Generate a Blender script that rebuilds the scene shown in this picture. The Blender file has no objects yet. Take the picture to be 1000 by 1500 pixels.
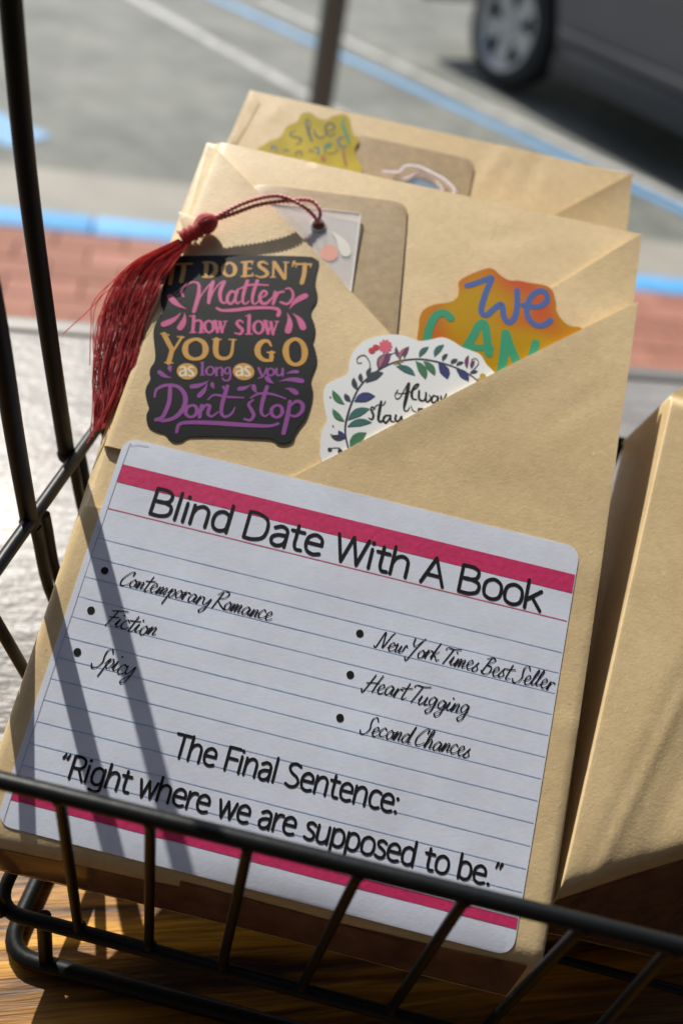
import bpy, bmesh, math, random
from mathutils import Vector, Matrix, noise
random.seed(7)
SC = bpy.context.scene
COL = SC.collection
R = math.radians

# ------------------------------------------------------------------ camera
# X = right along the basket front, Y = away from the camera, Z = up.
# Positions are worked out about the camera point and lifted by CAM_H.
CAM_H = 1.3
S = Vector((0, 0, CAM_H))
CR = Matrix(((0.969459, -0.244553, -0.018528),
             (0.176881, 0.644858, 0.743553),
             (0.169890, 0.724122, -0.668420)))      # columns: camera right, up, depth
cam = bpy.data.cameras.new('camera')
co = bpy.data.objects.new('camera', cam)
COL.objects.link(co)
M = Matrix.Identity(4)
for r in range(3):
    M[r][0] = CR[r][0]; M[r][1] = CR[r][1]; M[r][2] = -CR[r][2]; M[r][3] = S[r]
co.matrix_world = M
cam.sensor_fit = 'VERTICAL'; cam.sensor_height = 36.0
cam.lens = 28.8
cam.clip_start = 0.005; cam.clip_end = 400
cam.dof.use_dof = True
cam.dof.focus_distance = 0.166
cam.dof.aperture_fstop = 9.5
SC.camera = co

# ------------------------------------------------------------------ light
SUN_EL, SUN_AZ = 43.0, 128.0       # azimuth counter-clockwise from +X
w = bpy.data.worlds.new('World'); SC.world = w; w.use_nodes = True
nt = w.node_tree
sky = nt.nodes.new('ShaderNodeTexSky'); sky.sky_type = 'NISHITA'
sky.sun_disc = False
sky.sun_elevation = R(SUN_EL); sky.sun_rotation = R(90 - SUN_AZ)
sky.air_density = 1.0; sky.dust_density = 1.5
bg = nt.nodes['Background']; bg.inputs[1].default_value = 0.115
nt.links.new(sky.outputs[0], bg.inputs[0])
sl = bpy.data.lights.new('sun', 'SUN'); sl.energy = 4.8; sl.angle = R(0.55); sl.color = (1.0, 0.955, 0.87)
so = bpy.data.objects.new('sun', sl); COL.objects.link(so)
sd = Vector((math.cos(R(SUN_EL)) * math.cos(R(SUN_AZ)), math.cos(R(SUN_EL)) * math.sin(R(SUN_AZ)), math.sin(R(SUN_EL))))
so.rotation_euler = sd.to_track_quat('Z', 'Y').to_euler(); so.location = (0, 0, 6)
SC.view_settings.view_transform = 'Standard'; SC.view_settings.look = 'None'
SC.view_settings.exposure = 0.33; SC.view_settings.gamma = 1.0
SC.view_settings.use_curve_mapping = False
SC.render.engine = 'CYCLES'

# ------------------------------------------------------------------ helpers
def ray(px, py):
    d = Vector(((px - 500) / 1200.0, -(py - 750) / 1200.0, 1.0))
    return CR @ d
def atz(px, py, z):
    d = ray(px, py); return d * (z / d.z)
def atx(px, py, x):
    d = ray(px, py); return d * (x / d.x)
def aty(px, py, y):
    d = ray(px, py); return d * (y / d.y)

def tag(o, label=None, cat=None, group=None, kind=None):
    if label: o['label'] = label
    if cat: o['category'] = cat
    if group: o['group'] = group
    if kind: o['kind'] = kind
    return o

def link_mesh(name, bm, mat, base, parent=None, smooth=35):
    for v in bm.verts: v.co -= base
    me = bpy.data.meshes.new(name); bm.to_mesh(me); bm.free()
    mats = mat if isinstance(mat, (list, tuple)) else [mat]
    for m_ in mats: me.materials.append(m_)
    if smooth:
        me.polygons.foreach_set('use_smooth', [True] * len(me.polygons))
        me.set_sharp_from_angle(angle=R(smooth))
    o = bpy.data.objects.new(name, me); COL.objects.link(o)
    if parent: o.parent = parent
    return o

CREASES = []
def creases(u, v, L):
    h = 0.0
    for (a, b, c, d, amp, wd) in L:
        dx, dy = c - a, d - b; l2 = dx * dx + dy * dy
        t = max(0.0, min(1.0, ((u - a) * dx + (v - b) * dy) / l2))
        dist = math.hypot(u - a - dx * t, v - b - dy * t)
        if dist < wd * 3: h += amp * math.exp(-(dist / wd) ** 2) * math.sin(math.pi * min(1, max(0.02, t)) ** 0.8)
    return h

class Thing:
    def __init__(self, name, base, label, cat, group=None):
        self.base = Vector(base)
        self.o = bpy.data.objects.new(name, None); COL.objects.link(self.o)
        self.o.location = self.base + S; self.o.empty_display_size = 0.01
        tag(self.o, label, cat, group)
    def part(self, name, bm, mat, parent=None, smooth=35, **kw):
        o = link_mesh(name, bm, mat, self.base, parent or self.o, smooth)
        tag(o, **kw); return o

def single(name, bm, mat, base, label=None, cat=None, group=None, kind=None, smooth=35):
    base = Vector(base)
    o = link_mesh(name, bm, mat, base, None, smooth); o.location = base + S
    return tag(o, label, cat, group, kind)

def catmull(pts, n=6):
    if len(pts) < 3: 
        a, b = Vector(pts[0]), Vector(pts[-1])
        return [a.lerp(b, i / n) for i in range(n + 1)]
    P = [Vector(p) for p in pts]
    closed = (P[0] - P[-1]).length < 1e-6
    if closed: ext = [P[-2]] + P + [P[1]]
    else: ext = [P[0] * 2 - P[1]] + P + [P[-1] * 2 - P[-2]]
    out = []
    for i in range(1, len(ext) - 2):
        p0, p1, p2, p3 = ext[i - 1:i + 3]
        for k in range(n):
            t = k / n
            out.append(0.5 * ((2 * p1) + (p2 - p0) * t + (2 * p0 - 5 * p1 + 4 * p2 - p3) * t * t + (3 * p1 - p0 - 3 * p2 + p3) * t ** 3))
    out.append(P[-1].copy())
    return out

def tube(bm, pts, r, seg=10, cap=True, rfun=None):
    pts = [Vector(p) for p in pts]
    rings = []; prev = None
    for i, p in enumerate(pts):
        t = (pts[min(i + 1, len(pts) - 1)] - pts[max(i - 1, 0)]).normalized()
        if prev is None:
            up = Vector((0, 0, 1)) if abs(t.z) < 0.9 else Vector((1, 0, 0))
            nrm = t.cross(up).normalized()
        else:
            nrm = (prev - t * prev.dot(t)).normalized()
        prev = nrm; b = t.cross(nrm)
        rr = r if rfun is None else r * rfun(i / max(1, len(pts) - 1))
        rings.append([bm.verts.new(p + (nrm * math.cos(a) + b * math.sin(a)) * rr) for a in [2 * math.pi * k / seg for k in range(seg)]])
    for i in range(len(rings) - 1):
        for k in range(seg):
            bm.faces.new((rings[i][k], rings[i][(k + 1) % seg], rings[i + 1][(k + 1) % seg], rings[i + 1][k]))
    if cap:
        bm.faces.new(rings[0][::-1]); bm.faces.new(rings[-1])

def box(bm, c, s, rot=0.0, bev=0.0):
    mt = Matrix.Translation(Vector(c)) @ Matrix.Rotation(rot, 4, 'Z') @ Matrix.Diagonal((s[0], s[1], s[2], 1))
    r_ = bmesh.ops.create_cube(bm, size=1, matrix=mt)
    if bev:
        es = list({e for v in r_['verts'] for e in v.link_edges})
        bmesh.ops.bevel(bm, geom=es, offset=bev, segments=2, affect='EDGES', profile=0.5)

def ball(bm, c, r, sub=2, sc=(1, 1, 1)):
    bmesh.ops.create_icosphere(bm, subdivisions=sub, radius=r, matrix=Matrix.Translation(Vector(c)) @ Matrix.Diagonal((*sc, 1)))

# ------------------------------------------------------------------ materials
def pm(name, col, rough=0.5, metal=0.0, coat=0.0, spec=0.5, **kw):
    m = bpy.data.materials.new(name); m.use_nodes = True
    p = m.node_tree.nodes['Principled BSDF']
    p.inputs['Base Color'].default_value = (*col, 1)
    p.inputs['Roughness'].default_value = rough
    p.inputs['Metallic'].default_value = metal
    p.inputs['Coat Weight'].default_value = coat
    p.inputs['Specular IOR Level'].default_value = spec
    for k, v in kw.items(): p.inputs[k.replace('_', ' ')].default_value = v
    return m

def nz(m, scale, detail=4, rough=0.55, stretch=None, rot=0.0, dist=0.0):
    t = m.node_tree
    tc = t.nodes.new('ShaderNodeTexCoord')
    src = tc.outputs['Object']
    if stretch or rot:
        mp = t.nodes.new('ShaderNodeMapping'); mp.inputs['Rotation'].default_value = (0, 0, rot)
        t.links.new(src, mp.inputs[0]); src = mp.outputs[0]
        mp2 = t.nodes.new('ShaderNodeMapping'); mp2.inputs['Scale'].default_value = stretch or (1, 1, 1)
        t.links.new(src, mp2.inputs[0]); src = mp2.outputs[0]
    n = t.nodes.new('ShaderNodeTexNoise'); n.inputs['Scale'].default_value = scale
    n.inputs['Detail'].default_value = detail; n.inputs['Roughness'].default_value = rough
    n.inputs['Distortion'].default_value = dist
    t.links.new(src, n.inputs['Vector'])
    return n.outputs['Fac']

def ramp(m, fac, stops):
    t = m.node_tree; r_ = t.nodes.new('ShaderNodeValToRGB')
    e = r_.color_ramp.elements
    e[0].position, e[0].color = stops[0][0], (*stops[0][1], 1)
    e[1].position, e[1].color = stops[1][0], (*stops[1][1], 1)
    for s_ in stops[2:]:
        x = e.new(s_[0]); x.color = (*s_[1], 1)
    t.links.new(fac, r_.inputs[0]); return r_.outputs[0]

def mixc(m, a, b, fac, mode='MIX'):
    t = m.node_tree; x = t.nodes.new('ShaderNodeMix'); x.data_type = 'RGBA'; x.blend_type = mode
    if hasattr(fac, 'links'): t.links.new(fac, x.inputs[0])
    else: x.inputs[0].default_value = fac
    for i, v in ((6, a), (7, b)):
        if hasattr(v, 'links'): t.links.new(v, x.inputs[i])
        else: x.inputs[i].default_value = (*v, 1)
    return x.outputs[2]

def setcol(m, out): m.node_tree.links.new(out, m.node_tree.nodes['Principled BSDF'].inputs['Base Color'])

def bump(m, layers):
    t = m.node_tree; prev = None
    for fac, strength, dist in layers:
        b = t.nodes.new('ShaderNodeBump'); b.inputs['Strength'].default_value = strength; b.inputs['Distance'].default_value = dist
        t.links.new(fac, b.inputs['Height'])
        if prev: t.links.new(prev, b.inputs['Normal'])
        prev = b.outputs[0]
    t.links.new(prev, t.nodes['Principled BSDF'].inputs['Normal'])

def paper(name, c, var=0.07, grain=0.00014, rough=0.5, spec=0.5, fibre=True):
    m = pm(name, c, rough, spec=spec)
    f1 = nz(m, 1500, 3, 0.6)
    f2 = nz(m, 420, 4, 0.6)
    f3 = nz(m, 60, 3, 0.5)
    dk = tuple(x * (1 - var) for x in c); lt = tuple(min(1, x * (1 + var * 0.8)) for x in c)
    base = ramp(m, f2, [(0.3, dk), (0.7, lt)])
    big = ramp(m, f3, [(0.35, (0.93, 0.92, 0.9)), (0.65, (1, 1, 1))])
    base = mixc(m, base, big, 1.0, 'MULTIPLY')
    if fibre:
        fb = nz(m, 1500, 2, 0.5, stretch=(1, 0.25, 1), rot=0.5, dist=1.0)
        fl = ramp(m, fb, [(0.66, (0, 0, 0)), (0.74, (1, 1, 1))])
        base = mixc(m, base, tuple(min(1, x * 1.12 + 0.01) for x in c), fl)
        fb2 = nz(m, 1700, 2, 0.5, stretch=(0.35, 1, 1), rot=-0.4, dist=0.8)
        fl2 = ramp(m, fb2, [(0.70, (0, 0, 0)), (0.76, (1, 1, 1))])
        base = mixc(m, base, tuple(x * 0.75 for x in c), fl2)
    setcol(m, base)
    bump(m, [(nz(m, 26, 2, 0.5), 0.25, 0.0014), (nz(m, 950, 4, 0.6), 0.24, grain * 0.85), (f1, 0.45, grain * 0.75)])
    return m

KRAFT = paper('kraft_paper', (0.70, 0.532, 0.292))
KRAFT_C = paper('brown_card', (0.41, 0.295, 0.155), var=0.16, grain=0.00008)
WHITE = paper('label_paper', (0.70, 0.745, 0.86), var=0.035, grain=0.000065, rough=0.6, fibre=False)
INK = pm('black_ink', (0.009, 0.009, 0.011), 0.6, spec=0.25)
def printed(name, c, grain=0.00008, rough=0.5, coat=0.0):
    m = pm(name, c, rough, coat=coat)
    f = nz(m, 900, 3)
    setcol(m, mixc(m, c, ramp(m, f, [(0.3, tuple(x * 0.85 for x in c)), (0.7, tuple(min(1, x * 1.12) for x in c))]), 0.8))
    bump(m, [(f, 0.6, grain)]); return m
MAGENTA = printed('magenta_print', (0.58, 0.032, 0.13))
BLUELINE = printed('blue_rule_print', (0.42, 0.54, 0.74))
REDLINE = printed('red_rule_print', (0.62, 0.16, 0.2))
GREYLINE = printed('grey_margin_print', (0.36, 0.38, 0.46))
VINYL = pm('black_vinyl', (0.012, 0.014, 0.015), 0.5, spec=0.2, coat=0.04, Coat_Roughness=0.35)
bump(VINYL, [(nz(VINYL, 900, 2), 0.35, 0.00005), (nz(VINYL, 50, 2), 0.15, 0.0004)])
def vprint(name, c): 
    m = pm(name, c, 0.42, coat=0.25, Coat_Roughness=0.35); bump(m, [(nz(m, 900, 2), 0.35, 0.00005)]); return m
GOLD = vprint('gold_print', (0.56, 0.29, 0.045)); PINK = vprint('pink_print', (0.56, 0.09, 0.24))
PURPLE = vprint('purple_print', (0.25, 0.055, 0.27)); CREAM = vprint('cream_print', (0.72, 0.66, 0.5))
GLOSSW = pm('white_vinyl', (0.78, 0.80, 0.79), 0.4, coat=0.2, Coat_Roughness=0.3)
bump(GLOSSW, [(nz(GLOSSW, 60, 2), 0.15, 0.0003)])
def flat(name, c, r=0.45): return pm(name, c, r)
LEAFCOLS = [flat('leaf_teal', (0.035, 0.13, 0.12)), flat('leaf_green', (0.05, 0.17, 0.08)), flat('leaf_navy', (0.03, 0.04, 0.15)),
            flat('leaf_plum', (0.14, 0.04, 0.10)), flat('leaf_dark', (0.035, 0.045, 0.06))]
STEM = flat('stem_ink', (0.03, 0.035, 0.05)); BERRY = flat('berry_red', (0.52, 0.03, 0.05)); FLOWER = flat('flower_pink', (0.68, 0.12, 0.17))
MUSTARD = flat('mustard', (0.4, 0.28, 0.03)); MAUVE = flat('mauve', (0.33, 0.14, 0.17))
ORANGE = pm('orange_holographic', (0.62, 0.26, 0.02), 0.3, metal=0.35, coat=0.3)
_f = nz(ORANGE, 55, 1, 0.4, dist=0.6)
setcol(ORANGE, ramp(ORANGE, _f, [(0.52, (0.62, 0.34, 0.008)), (0.62, (0.66, 0.25, 0.012)), (0.75, (0.70, 0.13, 0.03))]))
bump(ORANGE, [(nz(ORANGE, 60, 2), 0.12, 0.0003)])
WEBLUE = pm('slate_blue_print', (0.075, 0.13, 0.33), 0.35, coat=0.3); CANGREEN = pm('sea_green_print', (0.045, 0.30, 0.15), 0.35, coat=0.3)
YELLOW = pm('yellow_gold_foil', (0.5, 0.4, 0.035), 0.3, metal=0.2, coat=0.3)
setcol(YELLOW, ramp(YELLOW, nz(YELLOW, 80, 1, 0.4, dist=1), [(0.35, (0.60, 0.46, 0.045)), (0.65, (0.44, 0.34, 0.02))]))
bump(YELLOW, [(nz(YELLOW, 70, 2), 0.3, 0.0004)])
YINK = flat('dark_teal_print', (0.025, 0.035, 0.04)); YINK2 = flat('green_print', (0.04, 0.2, 0.1)); YINK3 = flat('blue_print', (0.04, 0.10, 0.24)); YINK4 = flat('rust_print', (0.3, 0.06, 0.03))
WIRE = pm('black_powder_coat', (0.005, 0.0055, 0.006), 0.42, spec=0.28)
bump(WIRE, [(nz(WIRE, 700, 3), 0.35, 0.0001), (nz(WIRE, 90, 2), 0.4, 0.0006)])
_w = nz(WIRE, 260, 4, 0.6)
setcol(WIRE, ramp(WIRE, _w, [(0.62, (0.004, 0.005, 0.005)), (0.8, (0.02, 0.02, 0.018))]))
CLEAR = pm('clear_acrylic', (0.93, 0.91, 0.90), 0.12, spec=0.5)
_t = CLEAR.node_tree
_tr = _t.nodes.new('ShaderNodeBsdfTransparent'); _mx = _t.nodes.new('ShaderNodeMixShader'); _mx.inputs[0].default_value = 0.42
_t.links.new(_tr.outputs[0], _mx.inputs[1]); _t.links.new(_t.nodes['Principled BSDF'].outputs[0], _mx.inputs[2])
_t.links.new(_mx.outputs[0], _t.nodes['Material Output'].inputs[0])
CLEAR_EDGE = pm('acrylic_edge', (0.9, 0.88, 0.85), 0.35, Alpha=0.6)
CORAL = flat('coral_print', (0.72, 0.34, 0.25)); PALE = flat('pale_print', (0.72, 0.68, 0.60))
THREAD = pm('red_thread', (0.52, 0.035, 0.045), 0.36, spec=0.5, Sheen_Weight=0.3)
bump(THREAD, [(nz(THREAD, 2600, 2, 0.5), 0.8, 0.00012)])
setcol(THREAD, ramp(THREAD, nz(THREAD, 500, 2), [(0.3, (0.58, 0.08, 0.11)), (0.7, (0.85, 0.26, 0.25))]))
_t = THREAD.node_tree; _tl = _t.nodes.new('ShaderNodeBsdfTranslucent'); _tl.inputs[0].default_value = (0.85, 0.24, 0.22, 1); _mx = _t.nodes.new('ShaderNodeMixShader'); _mx.inputs[0].default_value = 0.5
_t.links.new(_t.nodes['Principled BSDF'].outputs[0], _mx.inputs[1]); _t.links.new(_tl.outputs[0], _mx.inputs[2]); _t.links.new(_mx.outputs[0], _t.nodes['Material Output'].inputs[0])
THREAD.node_tree.nodes['Principled BSDF'].inputs['Sheen Tint'].default_value = (1, 0.6, 0.6, 1)
CORDM = pm('red_cord', (0.78, 0.22, 0.22), 0.4, spec=0.5, Sheen_Weight=0.8)
LAV = pm('lavender_cord', (0.78, 0.72, 0.84), 0.3, Sheen_Weight=0.8)
SILVER = pm('silver_sequin', (0.6, 0.65, 0.62), 0.2, metal=0.8)

# ------------------------------------------------------------------ planes of the packages (cm)
class Frame:
    bendf = None
    def __init__(s, O, U, V, N): s.O, s.U, s.V, s.N = Vector(O), Vector(U), Vector(V), Vector(N)
    def P(s, u, v, n=0.0): return s.O + s.U * (u / 100) + s.V * (v / 100) + s.N * (n / 100)
    def uv(s, px, py, n=0.0):
        d = ray(px, py); o = s.O + s.N * (n / 100)
        q = d * (o.dot(s.N) / d.dot(s.N)) - s.O
        u, v = q.dot(s.U) * 100, q.dot(s.V) * 100
        if s.bendf:
            for _ in range(4):
                o = s.O + s.N * ((n + s.bendf(v)) / 100)
                q = d * (o.dot(s.N) / d.dot(s.N)) - s.O
                u, v = q.dot(s.U) * 100, q.dot(s.V) * 100
        return (u, v)
    def uvs(s, pts, n=0.0): return [s.uv(x, y, n) for x, y in pts]
    def rot(s, deg, origin_uv, off=0.0):
        a = R(deg); O = s.P(*origin_uv, off)
        return Frame(O, s.U * math.cos(a) + s.V * math.sin(a), s.V * math.cos(a) - s.U * math.sin(a), s.N)
FA = Frame((-0.05260213, 0.06645921, -0.15953309), (0.999954, 0, 0.00958766), (-0.00568779, 0.84790785, 0.53011313), (-0.00812945, -0.53014317, 0.84786867))
FC = Frame(FA.P(0, 0, -2.75), FA.U, FA.V, FA.N)

def bend(v): return -0.0078 * max(0.0, v - 7.5) ** 2 - 0.007 * max(0.0, 3.0 - v) ** 2
def bendC(v): return -0.006 * max(0.0, v - 14.5) ** 2
FA.bendf = bend; FC.bendf = bendC
def wob(u, v, s=0.0): return (bend(v) if s == 0.0 else bendC(v) if s == 9 else 0.0) + 0.018 * noise.noise(Vector((u * 0.33, v * 0.33, s))) + 0.006 * noise.noise(Vector((u * 1.1, v * 1.1, s + 5)))
def lip(a, b, amp, wd, t0=9, t1=10):
    """a fold standing slightly proud along a-b, dying away between t0 and t1"""
    a, b = Vector(a), Vector(b); L = (b - a).length; d = (b - a) / L
    def f(u, v):
        t = ((u - a.x) * d.x + (v - a.y) * d.y) / L
        return amp * math.exp(-abs((u - a.x) * d.y - (v - a.y) * d.x) / wd) * max(0, min(1, (t1 - t) / (t1 - t0)))
    return f
def zero(u, v): return 0.0

def slab(F, poly, n_top, thick, h, step=0.4, fine=(), bm=None, bev=0.03):
    """a sheet cut to poly (uv cm), its top surface at n_top + h(u,v)"""
    b = bmesh.new()
    vs = [b.verts.new((p[0], p[1], 0)) for p in poly]
    b.faces.new(vs)
    us = [p[0] for p in poly]; ws = [p[1] for p in poly]
    cuts = []
    x = min(us) + step
    while x < max(us): cuts.append(((x, 0, 0), (1, 0, 0))); x += step
    y = min(ws) + step
    while y < max(ws): cuts.append(((0, y, 0), (0, 1, 0))); y += step
    for ax, val in fine: cuts.append(((val, 0, 0), (1, 0, 0)) if ax == 'u' else ((0, val, 0), (0, 1, 0)))
    for c, nn in cuts:
        bmesh.ops.bisect_plane(b, geom=b.verts[:] + b.edges[:] + b.faces[:], plane_co=c, plane_no=nn, dist=1e-5)
    if b.faces and sum(f.normal.z for f in b.faces) < 0:
        bmesh.ops.reverse_faces(b, faces=b.faces[:])
    b.normal_update()
    tv = thick if not callable(thick) else 1.0
    ex = bmesh.ops.extrude_face_region(b, geom=b.faces[:])
    tops = {e for e in ex['geom'] if isinstance(e, bmesh.types.BMVert)}
    for v in tops: v.co.z = tv
    tf = {f for f in b.faces if all(v in tops for v in f.verts)}
    if bev:
        be = [e_ for e_ in b.edges if len(e_.link_faces) == 2 and sum(f in tf for f in e_.link_faces) == 1 and all(v in tops for v in e_.verts)]
        bmesh.ops.bevel(b, geom=be, offset=min(bev, (0.7 * tv)), segments=2, affect='EDGES', profile=0.5, clamp_overlap=True)
    for v in b.verts:
        u_, v_ = v.co.x, v.co.y; z_ = v.co.z
        if callable(thick): n = n_top + h(u_, v_) - (tv - z_) if z_ > 0.5 else n_top - thick(u_, v_)
        else: n = n_top + h(u_, v_) - (tv - z_)
        v.co = F.P(u_, v_, n)
    bmesh.ops.recalc_face_normals(b, faces=b.faces[:])
    if bm is None: return b
    me = bpy.data.meshes.new('tmp'); b.to_mesh(me); b.free(); bm.from_mesh(me); bpy.data.meshes.remove(me)
    return bm

def rounding(box_, rs):
    """drop of the surface near the outline of the package; rs = radii left,right,bottom,top"""
    u0, u1, v0, v1 = box_
    def f(u, v):
        d = 0
        for dist, r in ((u - u0, rs[0]), (u1 - u, rs[1]), (v - v0, rs[2]), (v1 - v, rs[3])):
            if r > 0 and dist < r:
                t = 1 - max(dist, 0) / r
                d += r * (1 - math.sqrt(max(0, 1 - t * t)))
        return -d
    return f

_oc = [0]
def ribbon(bm, F, pts, w, n, h=wob, smooth=True, pen=None, sub=5, taper=None):
    """flat ink stroke of width w (cm) on frame F along uv pts; w may be a list"""
    P = catmull([(p[0], p[1], 0) for p in pts], sub) if smooth else [Vector((p[0], p[1], 0)) for p in pts]
    Q = [P[0]]
    for p in P[1:]:
        if (p - Q[-1]).length > 1e-4: Q.append(p)
    P = Q
    if len(P) < 2: return
    L = [0.0]
    for i in range(1, len(P)): L.append(L[-1] + (P[i] - P[i - 1]).length)
    _oc[0] = (_oc[0] + 1) % 4
    off = _oc[0] * 0.0005
    def W(i):
        t = L[i] / L[-1]
        if isinstance(w, (list, tuple)):
            x = t * (len(w) - 1); k = min(int(x), len(w) - 2); ww = w[k] + (w[k + 1] - w[k]) * (x - k)
        else: ww = w
        if pen is not None:
            d = (P[min(i + 1, len(P) - 1)] - P[max(i - 1, 0)]).normalized()
            ww *= 0.42 + 0.58 * abs(math.sin(math.atan2(d.y, d.x) - pen))
        return ww
    def vert(q, i): 
        return bm.verts.new(F.P(q.x, q.y, n + off + 0.0002 * L[i] + h(q.x, q.y)))
    prev = None
    for i, p in enumerate(P):
        d = (P[min(i + 1, len(P) - 1)] - P[max(i - 1, 0)]).normalized()
        nn = Vector((-d.y, d.x, 0)); ww = W(i) / 2
        a, b = vert(p + nn * ww, i), vert(p - nn * ww, i)
        if prev: bm.faces.new((prev[0], prev[1], b, a))
        if i == 0 or i == len(P) - 1:
            sgn = -1 if i == 0 else 1
            cap = [vert(p + nn * ww * math.cos(t) + d * sgn * ww * math.sin(t), i) for t in [math.pi * k / 6 for k in range(1, 6)]]
            loop = [a] + cap + [b]
            bm.faces.new(loop if i == 0 else loop[::-1])
        prev = (a, b)

def blob(bm, F, c, rx, ry, n, h=wob, seg=20, a0=0.0):
    _oc[0] = (_oc[0] + 1) % 4
    off = _oc[0] * 0.0005
    vs = []
    for k in range(seg):
        t = 2 * math.pi * k / seg
        x, y = rx * math.cos(t), ry * math.sin(t)
        u, v = c[0] + x * math.cos(a0) - y * math.sin(a0), c[1] + x * math.sin(a0) + y * math.cos(a0)
        vs.append(bm.verts.new(F.P(u, v, n + off + h(u, v))))
    bm.faces.new(vs)

def upw(bm, N):
    bm.normal_update()
    fl = [f for f in bm.faces if f.normal.dot(N) < 0]
    if fl: bmesh.ops.reverse_faces(bm, faces=fl)

def petal(bm, F, a, b, w, n, h=wob, mode='drop'):
    a, b = Vector((*a, 0)), Vector((*b, 0))
    ws = [0.04 * w, 0.35 * w, 0.75 * w, w, 0.95 * w] if mode == 'drop' else [0.03 * w, 0.7 * w, w, 0.75 * w, 0.03 * w]
    d = b - a; nn = Vector((-d.y, d.x, 0)) * 0.08
    pts = [a, a.lerp(b, 0.33) + nn, a.lerp(b, 0.66) + nn, b]
    ribbon(bm, F, [(p.x, p.y) for p in pts], ws, n, h, sub=5)

# ------------------------------------------------------------------ lettering
def G(adv, *st): return (adv, st)
BOWL_D = ('c', .45,.4, .42,.64, .25,.74, .09,.62, .04,.36, .09,.1, .25,0, .42,.1, .45,.35)
BOWL_B = ('c', .06,.35, .1,.64, .27,.74, .43,.62, .48,.36, .43,.1, .27,0, .1,.1, .06,.35)
ARCH = ('c', .05,.42, .13,.64, .29,.74, .43,.64, .46,.42, .46,0)
SANS = {
 'B': G(.66, ('l', .06,0, .06,1), ('c', .06,1, .33,1, .49,.88, .47,.63, .3,.53, .08,.53), ('c', .08,.53, .35,.53, .55,.42, .54,.13, .33,0, .06,0)),
 'D': G(.74, ('l', .06,0, .06,1), ('c', .06,1, .3,1, .55,.85, .62,.5, .55,.15, .3,0, .06,0)),
 'W': G(.88, ('l', 0,1, .2,0), ('l', .2,0, .41,1), ('l', .41,1, .62,0), ('l', .62,0, .82,1)),
 'A': G(.66, ('l', 0,0, .29,1), ('l', .29,1, .58,0), ('l', .1,.33, .48,.33)),
 'T': G(.56, ('l', 0,1, .54,1), ('l', .27,1, .27,0)),
 'F': G(.52, ('l', .06,0, .06,1), ('l', .06,1, .48,1), ('l', .06,.53, .44,.53)),
 'S': G(.56, ('c', .46,.92, .28,1, .1,.92, .07,.74, .2,.57, .38,.45, .48,.26, .4,.06, .2,0, .03,.08)),
 'R': G(.6, ('l', .06,0, .06,1), ('c', .06,1, .33,1, .49,.88, .48,.62, .32,.5, .08,.5), ('l', .3,.5, .54,0)),
 'l': G(.22, ('l', .07,0, .07,1.04)), 'i': G(.22, ('l', .07,0, .07,.72), ('d', .07,.96)),
 'n': G(.58, ('l', .05,0, .05,.72), ARCH), 'h': G(.58, ('l', .05,0, .05,1.04), ARCH),
 'd': G(.58, BOWL_D, ('l', .46,0, .46,1.04)), 'b': G(.56, ('l', .05,0, .05,1.04), BOWL_B), 'p': G(.56, ('l', .05,-.3, .05,.72), BOWL_B),
 'g': G(.57, BOWL_D, ('c', .46,.72, .46,.1, .43,-.2, .26,-.3, .06,-.24)),
 'a': G(.53, ('c', .07,.64, .24,.74, .39,.66, .42,.48, .42,0), ('c', .42,.42, .2,.4, .05,.27, .07,.06, .22,-.01, .37,.09, .42,.25)),
 't': G(.39, ('c', .14,.92, .14,.5, .14,.2, .2,.03, .34,.02), ('l', 0,.7, .33,.7)),
 'e': G(.54, ('l', .06,.39, .46,.39), ('c', .46,.39, .43,.62, .26,.74, .09,.62, .04,.36, .1,.1, .27,0, .45,.06)),
 'o': G(.56, ('c', .27,.74, .45,.62, .5,.36, .45,.1, .27,0, .09,.1, .04,.36, .09,.62, .27,.74)),
 'k': G(.5, ('l', .05,0, .05,1.04), ('l', .42,.72, .08,.32), ('l', .2,.44, .46,0)),
 'c': G(.46, ('c', .42,.67, .26,.74, .1,.64, .04,.36, .1,.1, .26,0, .42,.06)),
 'r': G(.37, ('l', .05,0, .05,.72), ('c', .05,.42, .12,.62, .22,.72, .34,.71)),
 'w': G(.7, ('l', 0,.72, .16,0), ('l', .16,0, .32,.72), ('l', .32,.72, .48,0), ('l', .48,0, .64,.72)),
 's': G(.43, ('c', .36,.66, .22,.74, .08,.66, .09,.5, .22,.4, .36,.27, .33,.06, .18,0, .03,.07)),
 'u': G(.56, ('c', .05,.72, .05,.25, .1,.05, .24,0, .4,.12, .45,.3), ('l', .45,.72, .45,0)),
 ':': G(.2, ('d', .07,.06), ('d', .07,.62)), '.': G(.2, ('d', .07,.05)), ' ': G(.3,),
 '“': G(.4, ('q', .05,.8, .11,1.02), ('q', .2,.8, .26,1.02)), '”': G(.36, ('q', .11,1.02, .05,.8), ('q', .26,1.02, .2,.8)),
}
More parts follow.
